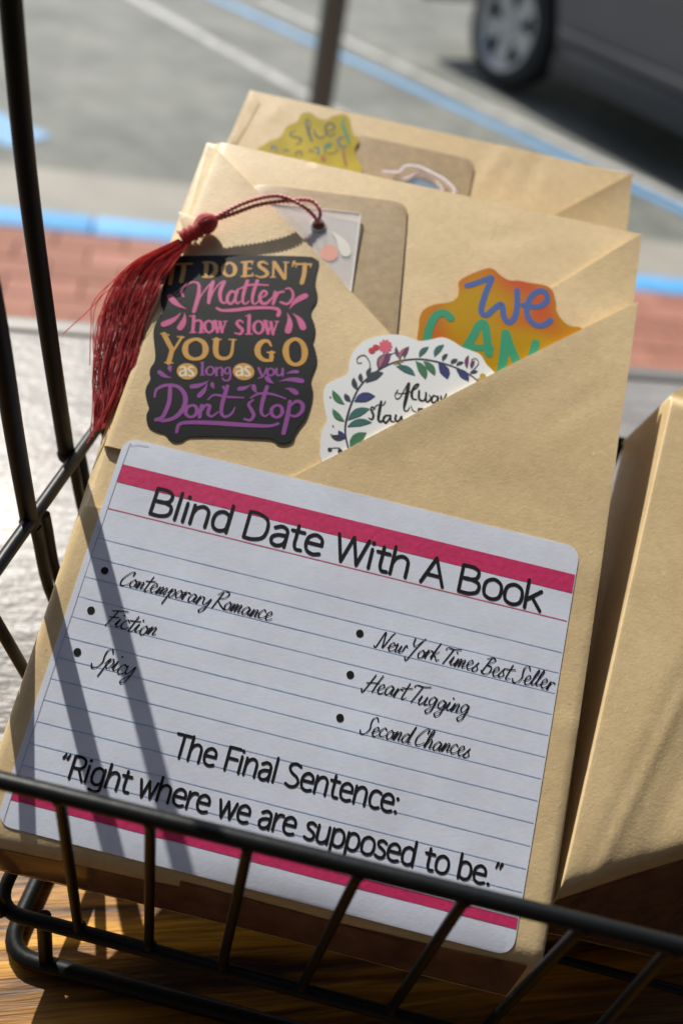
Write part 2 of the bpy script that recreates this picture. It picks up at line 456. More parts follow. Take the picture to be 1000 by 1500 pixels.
HAND = {
 'a': G(.44, ('c', .36,.42, .2,.5, .05,.28, .08,.04, .22,.06, .36,.44, .33,.08, .46,.1)),
 'c': G(.34, ('c', .3,.42, .18,.5, .04,.25, .1,.02, .26,.04, .38,.16)),
 'd': G(.46, ('c', .34,.42, .2,.5, .05,.26, .1,.02, .26,.12, .48,1.0, .34,.1, .48,.08)),
 'e': G(.35, ('c', .0,.15, .2,.28, .28,.42, .19,.52, .07,.33, .1,.05, .22,.0, .38,.15)),
 'g': G(.42, ('c', .34,.42, .2,.5, .06,.28, .12,.06, .26,.12, .37,.46, .28,-.25, .12,-.42, .05,-.26, .42,.1)),
 'h': G(.42, ('c', 0,.1, .22,.7, .24,1.0, .14,.8, .05,0, .12,.3, .26,.5, .31,.35, .28,.05, .42,.12)),
 'i': G(.24, ('c', 0,.1, .12,.48, .07,.1, .14,0, .26,.14), ('d', .2,.72)),
 'k': G(.4, ('c', 0,.1, .24,.98, .14,.6, .05,.0), ('c', .32,.5, .1,.26, .2,.2, .32,0, .42,.1)),
 'l': G(.23, ('c', 0,.1, .2,.75, .2,1.0, .1,.6, .07,.06, .25,.12)),
 'm': G(.55, ('c', 0,.05, .11,.48, .06,0, .18,.4, .26,.46, .22,.02, .36,.42, .45,.44, .4,.05, .54,.12)),
 'n': G(.38, ('c', 0,.05, .11,.48, .06,0, .2,.42, .3,.42, .26,.05, .4,.12)),
 'o': G(.36, ('c', .2,.5, .05,.28, .1,.02, .26,.06, .3,.35, .18,.5, .28,.4, .4,.42)),
 'p': G(.38, ('c', .02,.2, .15,.5, .08,.1, -.02,-.45), ('c', .08,.2, .26,.5, .34,.3, .22,.02, .08,.1)),
 'r': G(.3, ('c', 0,.05, .1,.5, .06,.0), ('c', .07,.2, .18,.46, .32,.44)),
 's': G(.28, ('c', 0,.08, .2,.54, .15,.36, .24,.15, .13,0, .0,.08)),
 'S': G(.5, ('c', .62,.82, .52,1.0, .36,.88, .34,.6, .38,.3, .24,.0, .05,-.05, -.02,.12)),
 't': G(.3, ('c', .22,.92, .1,.12, .15,0, .3,.12), ('c', -.04,.6, .15,.62, .4,.68)),
 'u': G(.42, ('c', 0,.2, .09,.48, .04,.12, .12,0, .26,.2, .34,.48, .3,.06, .44,.1)),
 'w': G(.5, ('c', 0,.3, .07,.48, .06,.05, .18,.08, .27,.42, .24,.05, .38,.1, .46,.48, .54,.42)),
 'y': G(.38, ('c', .02,.45, .04,.12, .16,.08, .35,.48, .25,-.2, .08,-.44, .02,-.3, .32,.06)),
 'C': G(.5, ('c', .5,.72, .52,.95, .34,.88, .1,.4, .12,.04, .3,.02, .5,.2)),
 'F': G(.46, ('c', .32,.9, .2,.4, .08,-.05), ('c', .06,.82, .35,.9, .72,1.0), ('c', .08,.45, .3,.5, .48,.55)),
 'H': G(.56, ('c', .28,.95, .15,.4, .0,-.12, -.1,.05), ('c', .6,1.0, .48,.5, .4,0), ('c', .02,.42, .3,.5, .56,.56)),
 'N': G(.58, ('c', -.05,.05, .05,.02, .22,.95, .3,.5, .36,.05, .55,.75, .66,1.02)),
 'R': G(.55, ('c', .26,.9, .15,.4, .05,-.1), ('c', .05,.72, .3,1.0, .55,.92, .45,.62, .16,.48, .35,.2, .62,-.02)),
 'B': G(.52, ('c', .3,.95, .15,.4, .05,.0), ('c', .1,.85, .35,1.0, .5,.85, .2,.52, .42,.45, .42,.1, .2,-.05, .02,.1)),
 'T': G(.4, ('c', .38,.9, .25,.4, .12,-.05), ('c', .02,.78, .1,.92, .4,.9, .72,.98)),
 'Y': G(.48, ('c', .12,.95, .14,.6, .3,.55, .6,1.05), ('c', .52,.9, .3,.3, .1,-.35, -.02,-.2)),
 ' ': G(.14,),
}
def write(F, text, a, b, cap, sw, n, font=SANS, slant=0.0, pen=None, h=wob, jitter=0.0, sub=5):
    """text from uv point a to uv point b (baseline), cap height and stroke width in cm"""
    bm = bmesh.new()
    tot = sum(font[c][0] for c in text)
    a, b = Vector(a), Vector(b)
    ex = (b - a).normalized(); ey = Vector((-ex.y, ex.x)); sx = (b - a).length / tot
    x = 0.0
    rng = random.Random(len(text) * 7 + 1)
    for ch in text:
        adv, st = font[ch]
        jy = rng.uniform(-jitter, jitter); js = 1 + rng.uniform(-jitter, jitter)
        def mp(gx, gy):
            gy = gy * js
            return tuple(a + ex * ((x + gx) * sx + slant * gy * cap) + ey * ((gy + jy) * cap))
        for s_ in st:
            c = s_[1:]; pts = [mp(c[i], c[i + 1]) for i in range(0, len(c), 2)]
            if s_[0] == 'd': blob(bm, F, pts[0], sw * 0.62, sw * 0.62, n, h, 14)
            elif s_[0] == 'q': ribbon(bm, F, pts, [sw * 1.1, sw * 0.5], n, h, True, sub=3)
            elif s_[0] == 'l': ribbon(bm, F, pts, sw, n, h, True, sub=3)
            else: ribbon(bm, F, pts, sw, n, h, True, pen, sub)
        x += adv
    upw(bm, F.N); return bm

def pxs(s, ox, oy, k):
    """'x,y x,y' read off an enlargement -> photograph pixels"""
    return [(ox + float(p.split(',')[0]) * k, oy + float(p.split(',')[1]) * k) for p in s.split()]

exec_order = []
# ================================================================== SETTING
KA = R(17.7)                                   # kerb and table run this way
E1 = Vector((math.cos(KA), math.sin(KA), 0)); E2 = Vector((-math.sin(KA), math.cos(KA), 0))
def K(e, f, z): return E1 * e + E2 * f + Vector((0, 0, z))
ROAD, WALK, TABLE = -1.30, -1.18, -0.2015

ASPH = pm('asphalt', (0.25, 0.25, 0.23), 0.85)
_a0 = ramp(ASPH, nz(ASPH, 7, 5, 0.7), [(0.36, (0.72, 0.73, 0.7)), (0.64, (1, 1, 1))])
_a = mixc(ASPH, ramp(ASPH, nz(ASPH, 1.6, 5, 0.6), [(0.35, (0.165, 0.175, 0.152)), (0.68, (0.30, 0.302, 0.265))]),
          ramp(ASPH, nz(ASPH, 120, 3), [(0.35, (0.6, 0.6, 0.6)), (0.65, (1, 1, 1))]), 0.8, 'MULTIPLY')
_a = mixc(ASPH, _a, _a0, 1.0, 'MULTIPLY')
setcol(ASPH, _a); bump(ASPH, [(nz(ASPH, 150, 3), 0.7, 0.004)])
CONC = pm('concrete', (0.34, 0.31, 0.255), 0.85)
setcol(CONC, ramp(CONC, nz(CONC, 3, 5, 0.6), [(0.3, (0.25, 0.235, 0.2)), (0.7, (0.33, 0.305, 0.255))])); bump(CONC, [(nz(CONC, 90, 3), 0.5, 0.003)])
BLUEP = pm('blue_kerb_paint', (0.09, 0.34, 0.66), 0.7)
setcol(BLUEP, ramp(BLUEP, nz(BLUEP, 9, 4, 0.6), [(0.3, (0.05, 0.27, 0.54)), (0.7, (0.09, 0.36, 0.68))]))
BLUEL = pm('blue_road_paint', (0.10, 0.30, 0.52), 0.7)
setcol(BLUEL, ramp(BLUEL, nz(BLUEL, 12, 4, 0.6), [(0.3, (0.10, 0.24, 0.4)), (0.65, (0.12, 0.34, 0.58))]))
WHITEL = pm('white_road_paint', (0.5, 0.49, 0.45), 0.7)
setcol(WHITEL, ramp(WHITEL, nz(WHITEL, 10, 4, 0.65), [(0.32, (0.24, 0.24, 0.22)), (0.55, (0.46, 0.45, 0.42))]))
BRICK = pm('paver_brick', (0.5, 0.2, 0.13), 0.85)
_oi = BRICK.node_tree.nodes.new('ShaderNodeObjectInfo')
setcol(BRICK, mixc(BRICK, ramp(BRICK, _oi.outputs['Random'], [(0, (0.30, 0.125, 0.08)), (1, (0.43, 0.195, 0.135))]),
       ramp(BRICK, nz(BRICK, 60, 4), [(0.3, (0.8, 0.8, 0.8)), (0.7, (1, 1, 1))]), 1.0, 'MULTIPLY'))
bump(BRICK, [(nz(BRICK, 200, 3), 0.5, 0.002)])

def quad(bm, pts):
    bm.faces.new([bm.verts.new(p) for p in pts])
bm = bmesh.new(); quad(bm, [K(-60, 2.4, ROAD), K(60, 2.4, ROAD), K(60, 120, ROAD), K(-60, 120, ROAD)])
single('road', bm, ASPH, (0, 0, ROAD), kind='structure', smooth=0)
bm = bmesh.new(); box(bm, K(0, -2.0, WALK - 0.11), (30, 7.55, 0.2), KA)     # ends at f = 1.775
single('pavement', bm, CONC, (0, 0, WALK), kind='structure', smooth=0)
bm = bmesh.new(); box(bm, K(0, 2.116, WALK - 0.1), (30, 0.68, 0.15), KA)
bed = single('brick_strip', bm, pm('joint_sand', (0.27, 0.14, 0.1), 0.95), (0, 0, WALK), kind='structure', smooth=0)
# pavers: one mesh shared by all
bm = bmesh.new(); box(bm, (0, 0, 0), (0.196, 0.096, 0.05), 0, 0.004)
pm_me = None
cnt = 0
for r_ in range(7):
    f = 2.457 - 0.05 - r_ * 0.0975
    for i in range(-9, 9):
        e = i * 0.2 + (0.1 if r_ % 2 else 0) + 0.15
        if pm_me is None:
            pm_me = bpy.data.meshes.new('brick'); bm.to_mesh(pm_me); bm.free(); pm_me.materials.append(BRICK)
        o = bpy.data.objects.new('brick', pm_me); COL.objects.link(o); o.parent = bed
        o.location = K(e, f, WALK - 0.026 + random.uniform(-0.0015, 0.0015)) - Vector((0, 0, WALK)); o.rotation_euler = (random.uniform(-.01, .01), random.uniform(-.008, .008), KA + random.uniform(-.008, .008))
# kerb stones painted blue
kerb = bpy.data.objects.new('kerb', None); COL.objects.link(kerb); kerb.location = K(0, 2.52, ROAD) + S; tag(kerb, kind='structure')
for i in range(-8, 9):
    bm = bmesh.new(); box(bm, K(i * 0.91 + 0.2, 2.522, (WALK + ROAD) / 2 - 0.04), (0.904, 0.126, 0.2), KA, 0.012)
    link_mesh('kerb_stone', bm, BLUEP, K(0, 2.52, ROAD), kerb)
bm = bmesh.new(); box(bm, K(0, 2.89, ROAD - 0.046), (40, 0.60, 0.1), KA)
single('gutter', bm, CONC, (0, 0, ROAD), kind='structure', smooth=0)

def line(name, a, b, wd, mat, z=0.004):
    a, b = Vector((a[0], a[1], ROAD + z)), Vector((b[0], b[1], ROAD + z)); d = (b - a).normalized(); nn = Vector((-d.y, d.x, 0)) * wd / 2
    bm = bmesh.new(); quad(bm, [a - nn, b - nn, b + nn, a + nn]); single(name, bm, mat, (a + b) / 2, kind='structure', smooth=0)
line('white_parking_line', (-3.6, 6.77), (-0.4, 4.19), 0.075, WHITEL)
line('blue_parking_line', (-4.0, 7.565), (3.0, 2.9), 0.085, BLUEL)
line('white_parking_line', (-1.5, 6.29), (3.0, 2.86), 0.085, WHITEL, 0.008)
line('blue_parking_line', (-1.585, 3.1), (-3.0, 3.62), 0.22, BLUEL)

# ------------------------------------------------------------------ table top (weathered varnished board) and window rail
WOOD = pm('varnished_wood', (0.3, 0.14, 0.04), 0.5, spec=0.3, coat=0.08, Coat_Roughness=0.36)
g1 = nz(WOOD, 1.0, 5, 0.6, stretch=(9, 150, 20), rot=-KA, dist=0.9)
g2 = nz(WOOD, 1.0, 4, 0.6, stretch=(30, 900, 60), rot=-KA)
g3 = nz(WOOD, 26, 3)
c_ = ramp(WOOD, g1, [(0.38, (0.03, 0.010, 0.001)), (0.5, (0.28, 0.12, 0.008)), (0.68, (0.70, 0.35, 0.022))])
c_ = mixc(WOOD, c_, ramp(WOOD, g2, [(0.35, (0.45, 0.4, 0.35)), (0.6, (1, 1, 1))]), 0.7, 'MULTIPLY')
setcol(WOOD, c_)
bump(WOOD, [(g1, 0.5, 0.0012), (g2, 0.55, 0.0005), (g3, 0.3, 0.0006)])
t_back = [Vector((-0.168, 0.288, 0)), Vector((0.144, 0.382, 0))]
fb = (t_back[0].dot(E2) + t_back[1].dot(E2)) / 2
fsill = 0.112
tb = Thing('table', K(0, 0.05, WALK), 'varnished orange brown wooden table under the black wire basket', 'table')
bm = bmesh.new(); box(bm, K(0, (fsill - 0.015) / 2, TABLE - 0.016), (3.0, fsill + 0.015, 0.032), KA, 0.003)
tb.part('tabletop', bm, WOOD)
bm = bmesh.new(); box(bm, K(0, fsill - 0.012, (TABLE - 0.033 + WALK) / 2), (2.9, 0.018, TABLE - 0.034 - WALK), KA, 0.002)  # unseen panel added to stop sun passing under the table
tb.part('shade_panel', bm, WOOD)
for sx in (-1, 1):
    bm = bmesh.new(); box(bm, K(sx * 1.45, fsill / 2 - 0.022, (TABLE - 0.033 + WALK) / 2), (0.018, fsill - 0.02, TABLE - 0.034 - WALK), KA, 0.002)
    tb.part('side_panel', bm, WOOD)
for sx in (-1, 1):
    for sy in (0, 1):
        bm = bmesh.new(); box(bm, K(sx * 1.40, 0.025 + sy * 0.045, (TABLE - 0.032 + WALK) / 2), (0.06, 0.06, TABLE - 0.032 - WALK), KA, 0.003)
        tb.part('leg', bm, WOOD)
SILLM = pm('grey_painted_sill', (0.22, 0.215, 0.21), 0.44, spec=0.5, coat=0.12, Coat_Roughness=0.25)
setcol(SILLM, ramp(SILLM, nz(SILLM, 9, 5, 0.6, stretch=(1, 5, 1), rot=-KA), [(0.3, (0.16, 0.14, 0.125)), (0.7, (0.27, 0.26, 0.245))]))
bump(SILLM, [(nz(SILLM, 45, 4, 0.6, stretch=(1, 4, 1), rot=-KA), 0.8, 0.0022), (nz(SILLM, 260, 2), 0.5, 0.0010)])
bm = bmesh.new(); box(bm, K(0, (fsill + fb) / 2 + 0.001, TABLE - 0.013), (3.0, fb - fsill - 0.002, 0.024), KA, 0.002)
single('window_sill', bm, SILLM, K(0, fb - 0.05, TABLE - 0.02), 'glossy grey sill between the wooden table and the brick strip', 'sill')
RAIL = pm('pale_aluminium', (0.17, 0.165, 0.15), 0.55, metal=0.1)
bm = bmesh.new(); box(bm, K(0, fb + 0.0065, TABLE - 0.016), (3.0, 0.011, 0.03), KA, 0.0015)
single('metal_rail', bm, RAIL, K(0, fb + 0.011, TABLE - 0.02), 'pale narrow metal rail along the far edge of the wooden table', 'rail')

# ------------------------------------------------------------------ unseen dark wall added behind the camera to block sky light
WALL_BLOCK = pm('wall_block_dark', (0.03, 0.022, 0.018), 0.85)
bump(WALL_BLOCK, [(nz(WALL_BLOCK, 40, 3), 0.4, 0.002)])
bm = bmesh.new(); box(bm, K(0, -0.42, 0.6), (9, 0.2, 3.8), KA)
single('shade_wall', bm, WALL_BLOCK, K(0, -0.42, WALK), 'added unseen dark wall blocking sky light on the near side of the table', 'wall', smooth=0)

aw = Thing('blocker', K(0, -0.3, 1.0), 'added unseen dark awning fixed to the wall above the table', 'blocker')
TOP_BLOCK = pm('top_block_dark', (0.05, 0.04, 0.035), 0.9)  # unseen overhang added above the camera to cut sky light
bm = bmesh.new(); box(bm, K(0, -0.03, 0.86), (8, 0.56, 0.02), KA); aw.part('blocker_top', bm, TOP_BLOCK, smooth=0)
bm = bmesh.new(); box(bm, K(0, 0.255, 0.82), (8, 0.012, 0.12), KA); aw.part('blocker_front', bm, TOP_BLOCK, smooth=0)

# ------------------------------------------------------------------ street pole
POLE = pm('painted_steel', (0.13, 0.135, 0.115), 0.5, metal=0.2)
d = ray(480, 75); pb = d * (2.62 / d.y)
pt = Thing('street_pole', (pb.x, pb.y, WALK), 'dark grey metal pole standing at the kerb behind the packages', 'pole')
bm = bmesh.new(); tube(bm, [(pb.x, pb.y, WALK), (pb.x, pb.y, 0.35)], 0.037, 24); pt.part('post', bm, POLE)
bm = bmesh.new(); tube(bm, [(pb.x, pb.y, WALK), (pb.x, pb.y, WALK + 0.012), (pb.x, pb.y, WALK + 0.05)], 0.075, 24, rfun=lambda t: 1 - 0.4 * t); pt.part('base_collar', bm, POLE)
bm = bmesh.new(); box(bm, (pb.x, pb.y, 0.47), (0.17, 0.12, 0.26), KA, 0.04); pt.part('meter_head', bm, POLE)

# ------------------------------------------------------------------ car
CARP = pm('dark_car_paint', (0.12, 0.108, 0.105), 0.45, metal=0.1, coat=0.5)
PLAS = pm('black_trim', (0.035, 0.035, 0.036), 0.6); TYRE = pm('tyre_rubber', (0.02, 0.02, 0.02), 0.8)
RIM = pm('silver_alloy', (0.42, 0.42, 0.42), 0.42, metal=0.6); GLASS = pm('car_glass', (0.02, 0.025, 0.03), 0.08)
DARK = pm('wheel_well', (0.01, 0.01, 0.01), 0.9)
ca = math.atan2(-0.714, 0.70)
AX = Vector((math.cos(ca), math.sin(ca), 0)); SX = Vector((-math.sin(ca), math.cos(ca), 0))   # SX points to the hidden side of the car
C0 = Vector((0.13, 5.50, ROAD)) + AX * 1.36 + SX * 0.02
def CP(x, y, z): return C0 + AX * x + SX * y + Vector((0, 0, z))
car = Thing('parked_car', CP(0, 0.9, 0), 'dark grey car parked in the street, silver five hole wheel showing', 'car')
def arc(cx, r_, n=10): return [(cx + r_ * math.cos(t), 0.33 + r_ * math.sin(t)) for t in [math.pi - 0.35 + 0.0 - (math.pi - 0.7) * k / n for k in range(n + 1)]]
low = [(-2.22, 0.34), (-2.15, 0.26)] + [(x, max(z, 0.22)) for x, z in arc(-1.36, 0.38)] + [(-0.9, 0.215), (0.9, 0.215)] + [(x, max(z, 0.22)) for x, z in arc(1.36, 0.38)] + [(2.1, 0.26), (2.2, 0.36)]
upp = [(2.24, 0.75), (2.2, 0.98), (1.95, 1.04), (0.95, 1.06), (-0.6, 1.05), (-1.7, 1.0), (-2.15, 0.9), (-2.25, 0.7)]
prof = low + upp
bm = bmesh.new()
rings = []
for y, ins, sc in ((0.0, 0.03, 1), (0.05, 0.0, 1), (1.75, 0.0, 1), (1.8, 0.03, 1)):
    rings.append([bm.verts.new(CP(x * (1 - ins * 0.3), y + (0.06 if (0.85 < z) else 0) * (1 if y < 0.9 else -1), z - ins * (0.3 if z > 0.6 else -0.3))) for x, z in prof])
for a_, b_ in zip(rings, rings[1:]):
    for k in range(len(prof)): bm.faces.new((a_[k], a_[(k + 1) % len(prof)], b_[(k + 1) % len(prof)], b_[k]))
for rg in (rings[0], rings[-1]):
    f_ = bm.faces.new(rg); 
bmesh.ops.triangulate(bm, faces=[f for f in bm.faces if len(f.verts) > 4])
bmesh.ops.recalc_face_normals(bm, faces=bm.faces[:])
body = car.part('body', bm, CARP, smooth=25)
bm = bmesh.new()
cab = [(-1.75, 1.02), (-1.35, 1.5), (-0.3, 1.62), (0.6, 1.55), (1.2, 1.05)]
rr = [[bm.verts.new(CP(x * (1 if z < 1.2 else 0.96), 0.9 + s_ * (0.82 if z < 1.2 else 0.62), z)) for x, z in cab] for s_ in (-1, 1)]
for k in range(len(cab)): bm.faces.new((rr[0][k], rr[0][(k + 1) % 5], rr[1][(k + 1) % 5], rr[1][k]))
bm.faces.new(rr[0]); bm.faces.new(rr[1][::-1]); bmesh.ops.recalc_face_normals(bm, faces=bm.faces[:])
car.part('cabin', bm, CARP, smooth=20)
for s_ in (-1, 1):
    for (x0, x1, x2, x3) in ((-1.5, -1.25, -0.35, -0.35), (-0.27, -0.27, 0.55, 0.98)):
        bm = bmesh.new()
        q = [(x0, 1.1, 0.80), (x1, 1.46, 0.655), (x2, 1.5, 0.64), (x3, 1.1, 0.80)]
        vs = [bm.verts.new(CP(x, 0.9 + s_ * (y + 0.006), z)) for x, z, y in q]; bm.faces.new(vs)
        car.part('window', bm, GLASS, smooth=0)
bm = bmesh.new()
for s_ in (-1, 1):
    box(bm, CP(0, 0.9 + s_ * 0.905, 0.30), (1.86, 0.035, 0.15), ca, 0.012)
car.part('sill_trim', bm, PLAS)
bm = bmesh.new()
for s_ in (-1, 1): box(bm, CP(0, 0.9 + s_ * 0.908, 0.42), (1.9, 0.03, 0.035), ca, 0.01)
car.part('side_moulding', bm, CARP)
for x in (-1.36, 1.36):
    for s_ in (-1, 1):
        cy = 0.9 + s_ * 0.79
        wb = bmesh.new()
        # tyre: lathe about SX
        pr = [(0.205, -0.085), (0.225, -0.108), (0.27, -0.115), (0.305, -0.10), (0.322, -0.07), (0.325, 0.0), (0.322, 0.07), (0.305, 0.10), (0.27, 0.115), (0.225, 0.108), (0.205, 0.085)]
        def lathe(b, pr, seg=48, x=x, cy=cy, s_=s_):
            rg = []
            for k in range(seg):
                t = 2 * math.pi * k / seg
                rg.append([b.verts.new(CP(x + r0 * math.cos(t), cy + s_ * y0, 0.325 + r0 * math.sin(t))) for r0, y0 in pr])
            for k in range(seg):
                for j in range(len(pr) - 1):
                    b.faces.new((rg[k][j], rg[(k + 1) % seg][j], rg[(k + 1) % seg][j + 1], rg[k][j + 1]))
            bmesh.ops.recalc_face_normals(b, faces=b.faces[:])
        lathe(wb, pr)
        wh = car.part('wheel', wb, TYRE)
        rb = bmesh.new(); lathe(rb, [(0.232, 0.095), (0.232, 0.112), (0.215, 0.112), (0.195, 0.09), (0.19, -0.06)]); car.part('rim', rb, RIM, wh)
        hb = bmesh.new(); lathe(hb, [(0.001, 0.02), (0.192, 0.015)]); car.part('brake_cover', hb, DARK, wh)
        sb = bmesh.new()
        lathe(sb, [(0.001, 0.085), (0.05, 0.085), (0.062, 0.07), (0.07, 0.03)])
        for k in range(5):
            t = 2 * math.pi * (k + 0.5) / 5 + 0.28
            c, s2 = math.cos(t), math.sin(t)
            def q(r0, w0, y0): return CP(x + r0 * c - w0 * s2, cy + s_ * y0, 0.325 + r0 * s2 + w0 * c)
            v = [sb.verts.new(q(*a)) for a in ((0.04, -0.04, 0.075), (0.205, -0.066, 0.085), (0.205, 0.066, 0.085), (0.04, 0.04, 0.075), (0.04, -0.034, 0.03), (0.205, -0.055, 0.03), (0.205, 0.055, 0.03), (0.04, 0.034, 0.03))]
            for fc in ((0, 1, 2, 3), (7, 6, 5, 4), (0, 4, 5, 1), (1, 5, 6, 2), (2, 6, 7, 3), (3, 7, 4, 0)): sb.faces.new([v[i] for i in fc])
        bmesh.ops.recalc_face_normals(sb, faces=sb.faces[:])
        car.part('spokes', sb, RIM, wh)

# ================================================================== WIRE BASKET
RZ, FY, LX = -0.130, 0.0600, -0.0668           # rim height, front wall, left wall
BZ, FOOT = -0.181, TABLE + 0.0019
BKY, RX = 0.2035, 0.205
bk = Thing('wire_basket', (0.06, 0.13, TABLE), 'black wire basket holding the kraft packages on the wooden table', 'basket')
def bar(name, pts, r, n=5, smoothp=True, mat=WIRE, seg=14):
    bm = bmesh.new(); p = catmull(pts, n) if smoothp and len(pts) > 2 else pts
    tube(bm, p, r, seg); return bk.part(name, bm, mat, smooth=60)
def rounded(pts, r=0.006, closed=True):
    out = []; n = len(pts)
    for i in range(n):
        p = Vector(pts[i]); a = Vector(pts[i - 1]); b = Vector(pts[(i + 1) % n])
        if not closed and i in (0, n - 1): out.append(p); continue
        u = (a - p).normalized() * r; v = (b - p).normalized() * r
        for k in range(7):
            t = k / 6; out.append((p + u) * (1 - t) ** 2 + p * 2 * t * (1 - t) + (p + v) * t * t)
    if closed: out.append(out[0].copy())
    return out
fl = aty(0, 1143, FY); fr_ = aty(1000, 1388, FY)
def rimz(x): return fl.z + (fr_.z - fl.z) * (x - fl.x) / (fr_.x - fl.x)
rim = rounded([(LX, FY, rimz(LX)), (RX, FY, rimz(RX)), (RX, BKY, RZ), (LX, BKY, RZ)], 0.009)
bm = bmesh.new(); tube(bm, rim, 0.00145, 14, cap=False); bk.part('rim', bm, WIRE, smooth=60)
BLX = -0.0515
ring = rounded([(BLX, FY - 0.001, BZ), (RX - 0.012, FY - 0.001, BZ), (RX - 0.012, BKY - 0.01, BZ), (BLX, BKY - 0.01, BZ)], 0.006)
bm = bmesh.new(); tube(bm, ring, 0.00145, 12, cap=False); bk.part('base_ring', bm, WIRE, smooth=60)
f1 = atz(6, 1397, FOOT); f2 = atz(400, 1503, FOOT)
ft = rounded([(f1.x, f1.y, FOOT), (RX - 0.014, f1.y, FOOT), (RX - 0.014, BKY - 0.02, FOOT), (f1.x, BKY - 0.02, FOOT)], 0.007)
bm = bmesh.new(); tube(bm, ft, 0.0019, 14, cap=False); bk.part('foot_ring', bm, WIRE, smooth=60)
tops = [(92, 1178), (222, 1212), (362, 1250), (520, 1290), (672, 1325), (845, 1360), (972, 1390)]
bots = [(116, 1358), (218, 1388), (326, 1413), (443, 1440), (573, 1470), (702, 1500), (838, 1530)]
for t_, b_ in zip(tops, bots):
    a, b = aty(*t_, FY + 0.0006), atz(*b_, BZ); b.y = FY - 0.0004
    a.z = rimz(a.x); a.y = FY
    bar('upright_wire', [a, a.lerp(b, 0.5), b], 0.00098, 2, seg=12)
    dn_ = (b - a).normalized()
    for p_, q_ in ((a, a + dn_ * 0.0042), (b, b - dn_ * 0.0032)):
        bm = bmesh.new(); tube(bm, [p_ + (q_ - p_) * t for t in (0, .35, .5, .65, .8, 1)], 0.00096, 12, rfun=lambda t: 1 + 0.75 * (1 - t) ** 2); bk.part('weld', bm, WIRE, smooth=60)
for k in range(4):
    x = 0.085 + k * 0.033
    bar('upright_wire', [(x, FY, rimz(x)), (x * 0.93, FY, BZ)], 0.00098)
bar('upright_wire', [(LX + 0.001, FY + 0.001, rimz(LX)), atz(3, 1335, BZ)], 0.0015)
# tall bars of the left side
for pts in ([(14, -20), (39, 250), (70, 480), (98, 665)], [(-22, 380), (0, 500), (22, 640), (44, 765)]):
    yb = atz(*pts[-1], RZ).y
    P_ = [aty(px_, py_, yb) for px_, py_ in pts]
    top = P_[0] + (P_[0] - P_[1]) * 0.6
    P_ = [top] + P_
    bar('tall_side_bar', P_, 0.0019, 6, seg=16)
    bm = bmesh.new(); ball(bm, P_[-1], 0.0025, 2, (0.9, 0.9, 1.1)); bk.part('weld', bm, WIRE)
    e = P_[-1]
    for dy in (0.0, 0.0042):
        bar('side_wire', [e + Vector((0.0012, dy, -0.001)), Vector((e.x * 0.5 + BLX * 0.5 - 0.004, e.y + dy, RZ - 0.025)), Vector((BLX, e.y + dy, BZ))], 0.00125, 5)
for yv in (0.0955, 0.155, 0.175):
    bar('side_wire', [(LX, yv, RZ), (BLX - 0.006, yv, -0.16), (BLX, yv, BZ)], 0.00125, 5)
for k in range(9):
    x = LX + 0.012 + k * 0.031
    bar('rear_wire', [(x, BKY, RZ), (x, BKY - 0.01, BZ)], 0.00098)
for k in range(6):
    y = 0.078 + k * 0.021
    bar('floor_wire', [(BLX, y, BZ), (RX - 0.012, y, BZ)], 0.00098)
for x in (BLX + 0.01, 0.15):
    for y in (FY, BKY - 0.02):
        bar('foot_strut', [(x, y, BZ), (x, y - 0.002, FOOT)], 0.0015)

# ================================================================== PACKAGE A (front)
U0, U1, V0, V1 = -0.46, 10.78, -0.95, 16.25
_rs = rounding((U0, U1, V0, 99), (0.14, 0.14, 0, 0))
def rndA(u, v):      # flat front, then a folded edge and the end of the packet turning down
    e = -0.40 + 0.30 * min(1, max(0, (u - 0.4) / 3.5)) + 0.03 * math.sin(u * 1.3) - v
    return _rs(u, v) - 0.70 * (e + math.sqrt(e * e + 0.012))
EU = [(U0, 0), (10.39, 0)]
CA = [(*FA.uv(893, 1052), *FA.uv(800, 1068), 0.028, 0.10), (*FA.uv(900, 560), *FA.uv(780, 640), -0.02, 0.16), (*FA.uv(868, 1240), *FA.uv(800, 1330), 0.02, 0.12), (*FA.uv(150, 700), *FA.uv(100, 880), 0.02, 0.1),
      (*FA.uv(700, 350), *FA.uv(800, 330), -0.02, 0.2), (*FA.uv(560, 300), *FA.uv(500, 240), 0.018, 0.15), (*FA.uv(330, 460), *FA.uv(200, 480), 0.012, 0.1)]
def hA(u, v): return wob(u, v) + rndA(u, v) + creases(u, v, CA)
fine = [('u', U0 + 0.03), ('u', U0 + 0.08), ('u', U1 - 0.03), ('u', U1 - 0.08)] + [('v', V0 + x) for x in (0.02, 0.06, 0.12, 0.2, 0.3, 0.45, 0.6, 0.8, 1.0)]
tl, tr = FA.uv(303, 204, -0.16), FA.uv(939, 343, -0.16)
r1 = FA.uv(905, 640); r2 = (U1, 0.4)
pa = Thing('wrapped_book', FA.P(5, 0, -1.2), 'front kraft wrapped book with the ruled white title label on it', 'package', 'kraft wrapped books in the wire basket')
body_poly = [tl, (U0, 1.5), (U0, V0), (U1, V0), r2, r1, tr]
bm = slab(FA, body_poly, -0.16, lambda u, v: 1.25 + 0.07 * max(0, v), hA, 0.2, fine)
pa.part('wrapper', bm, KRAFT)
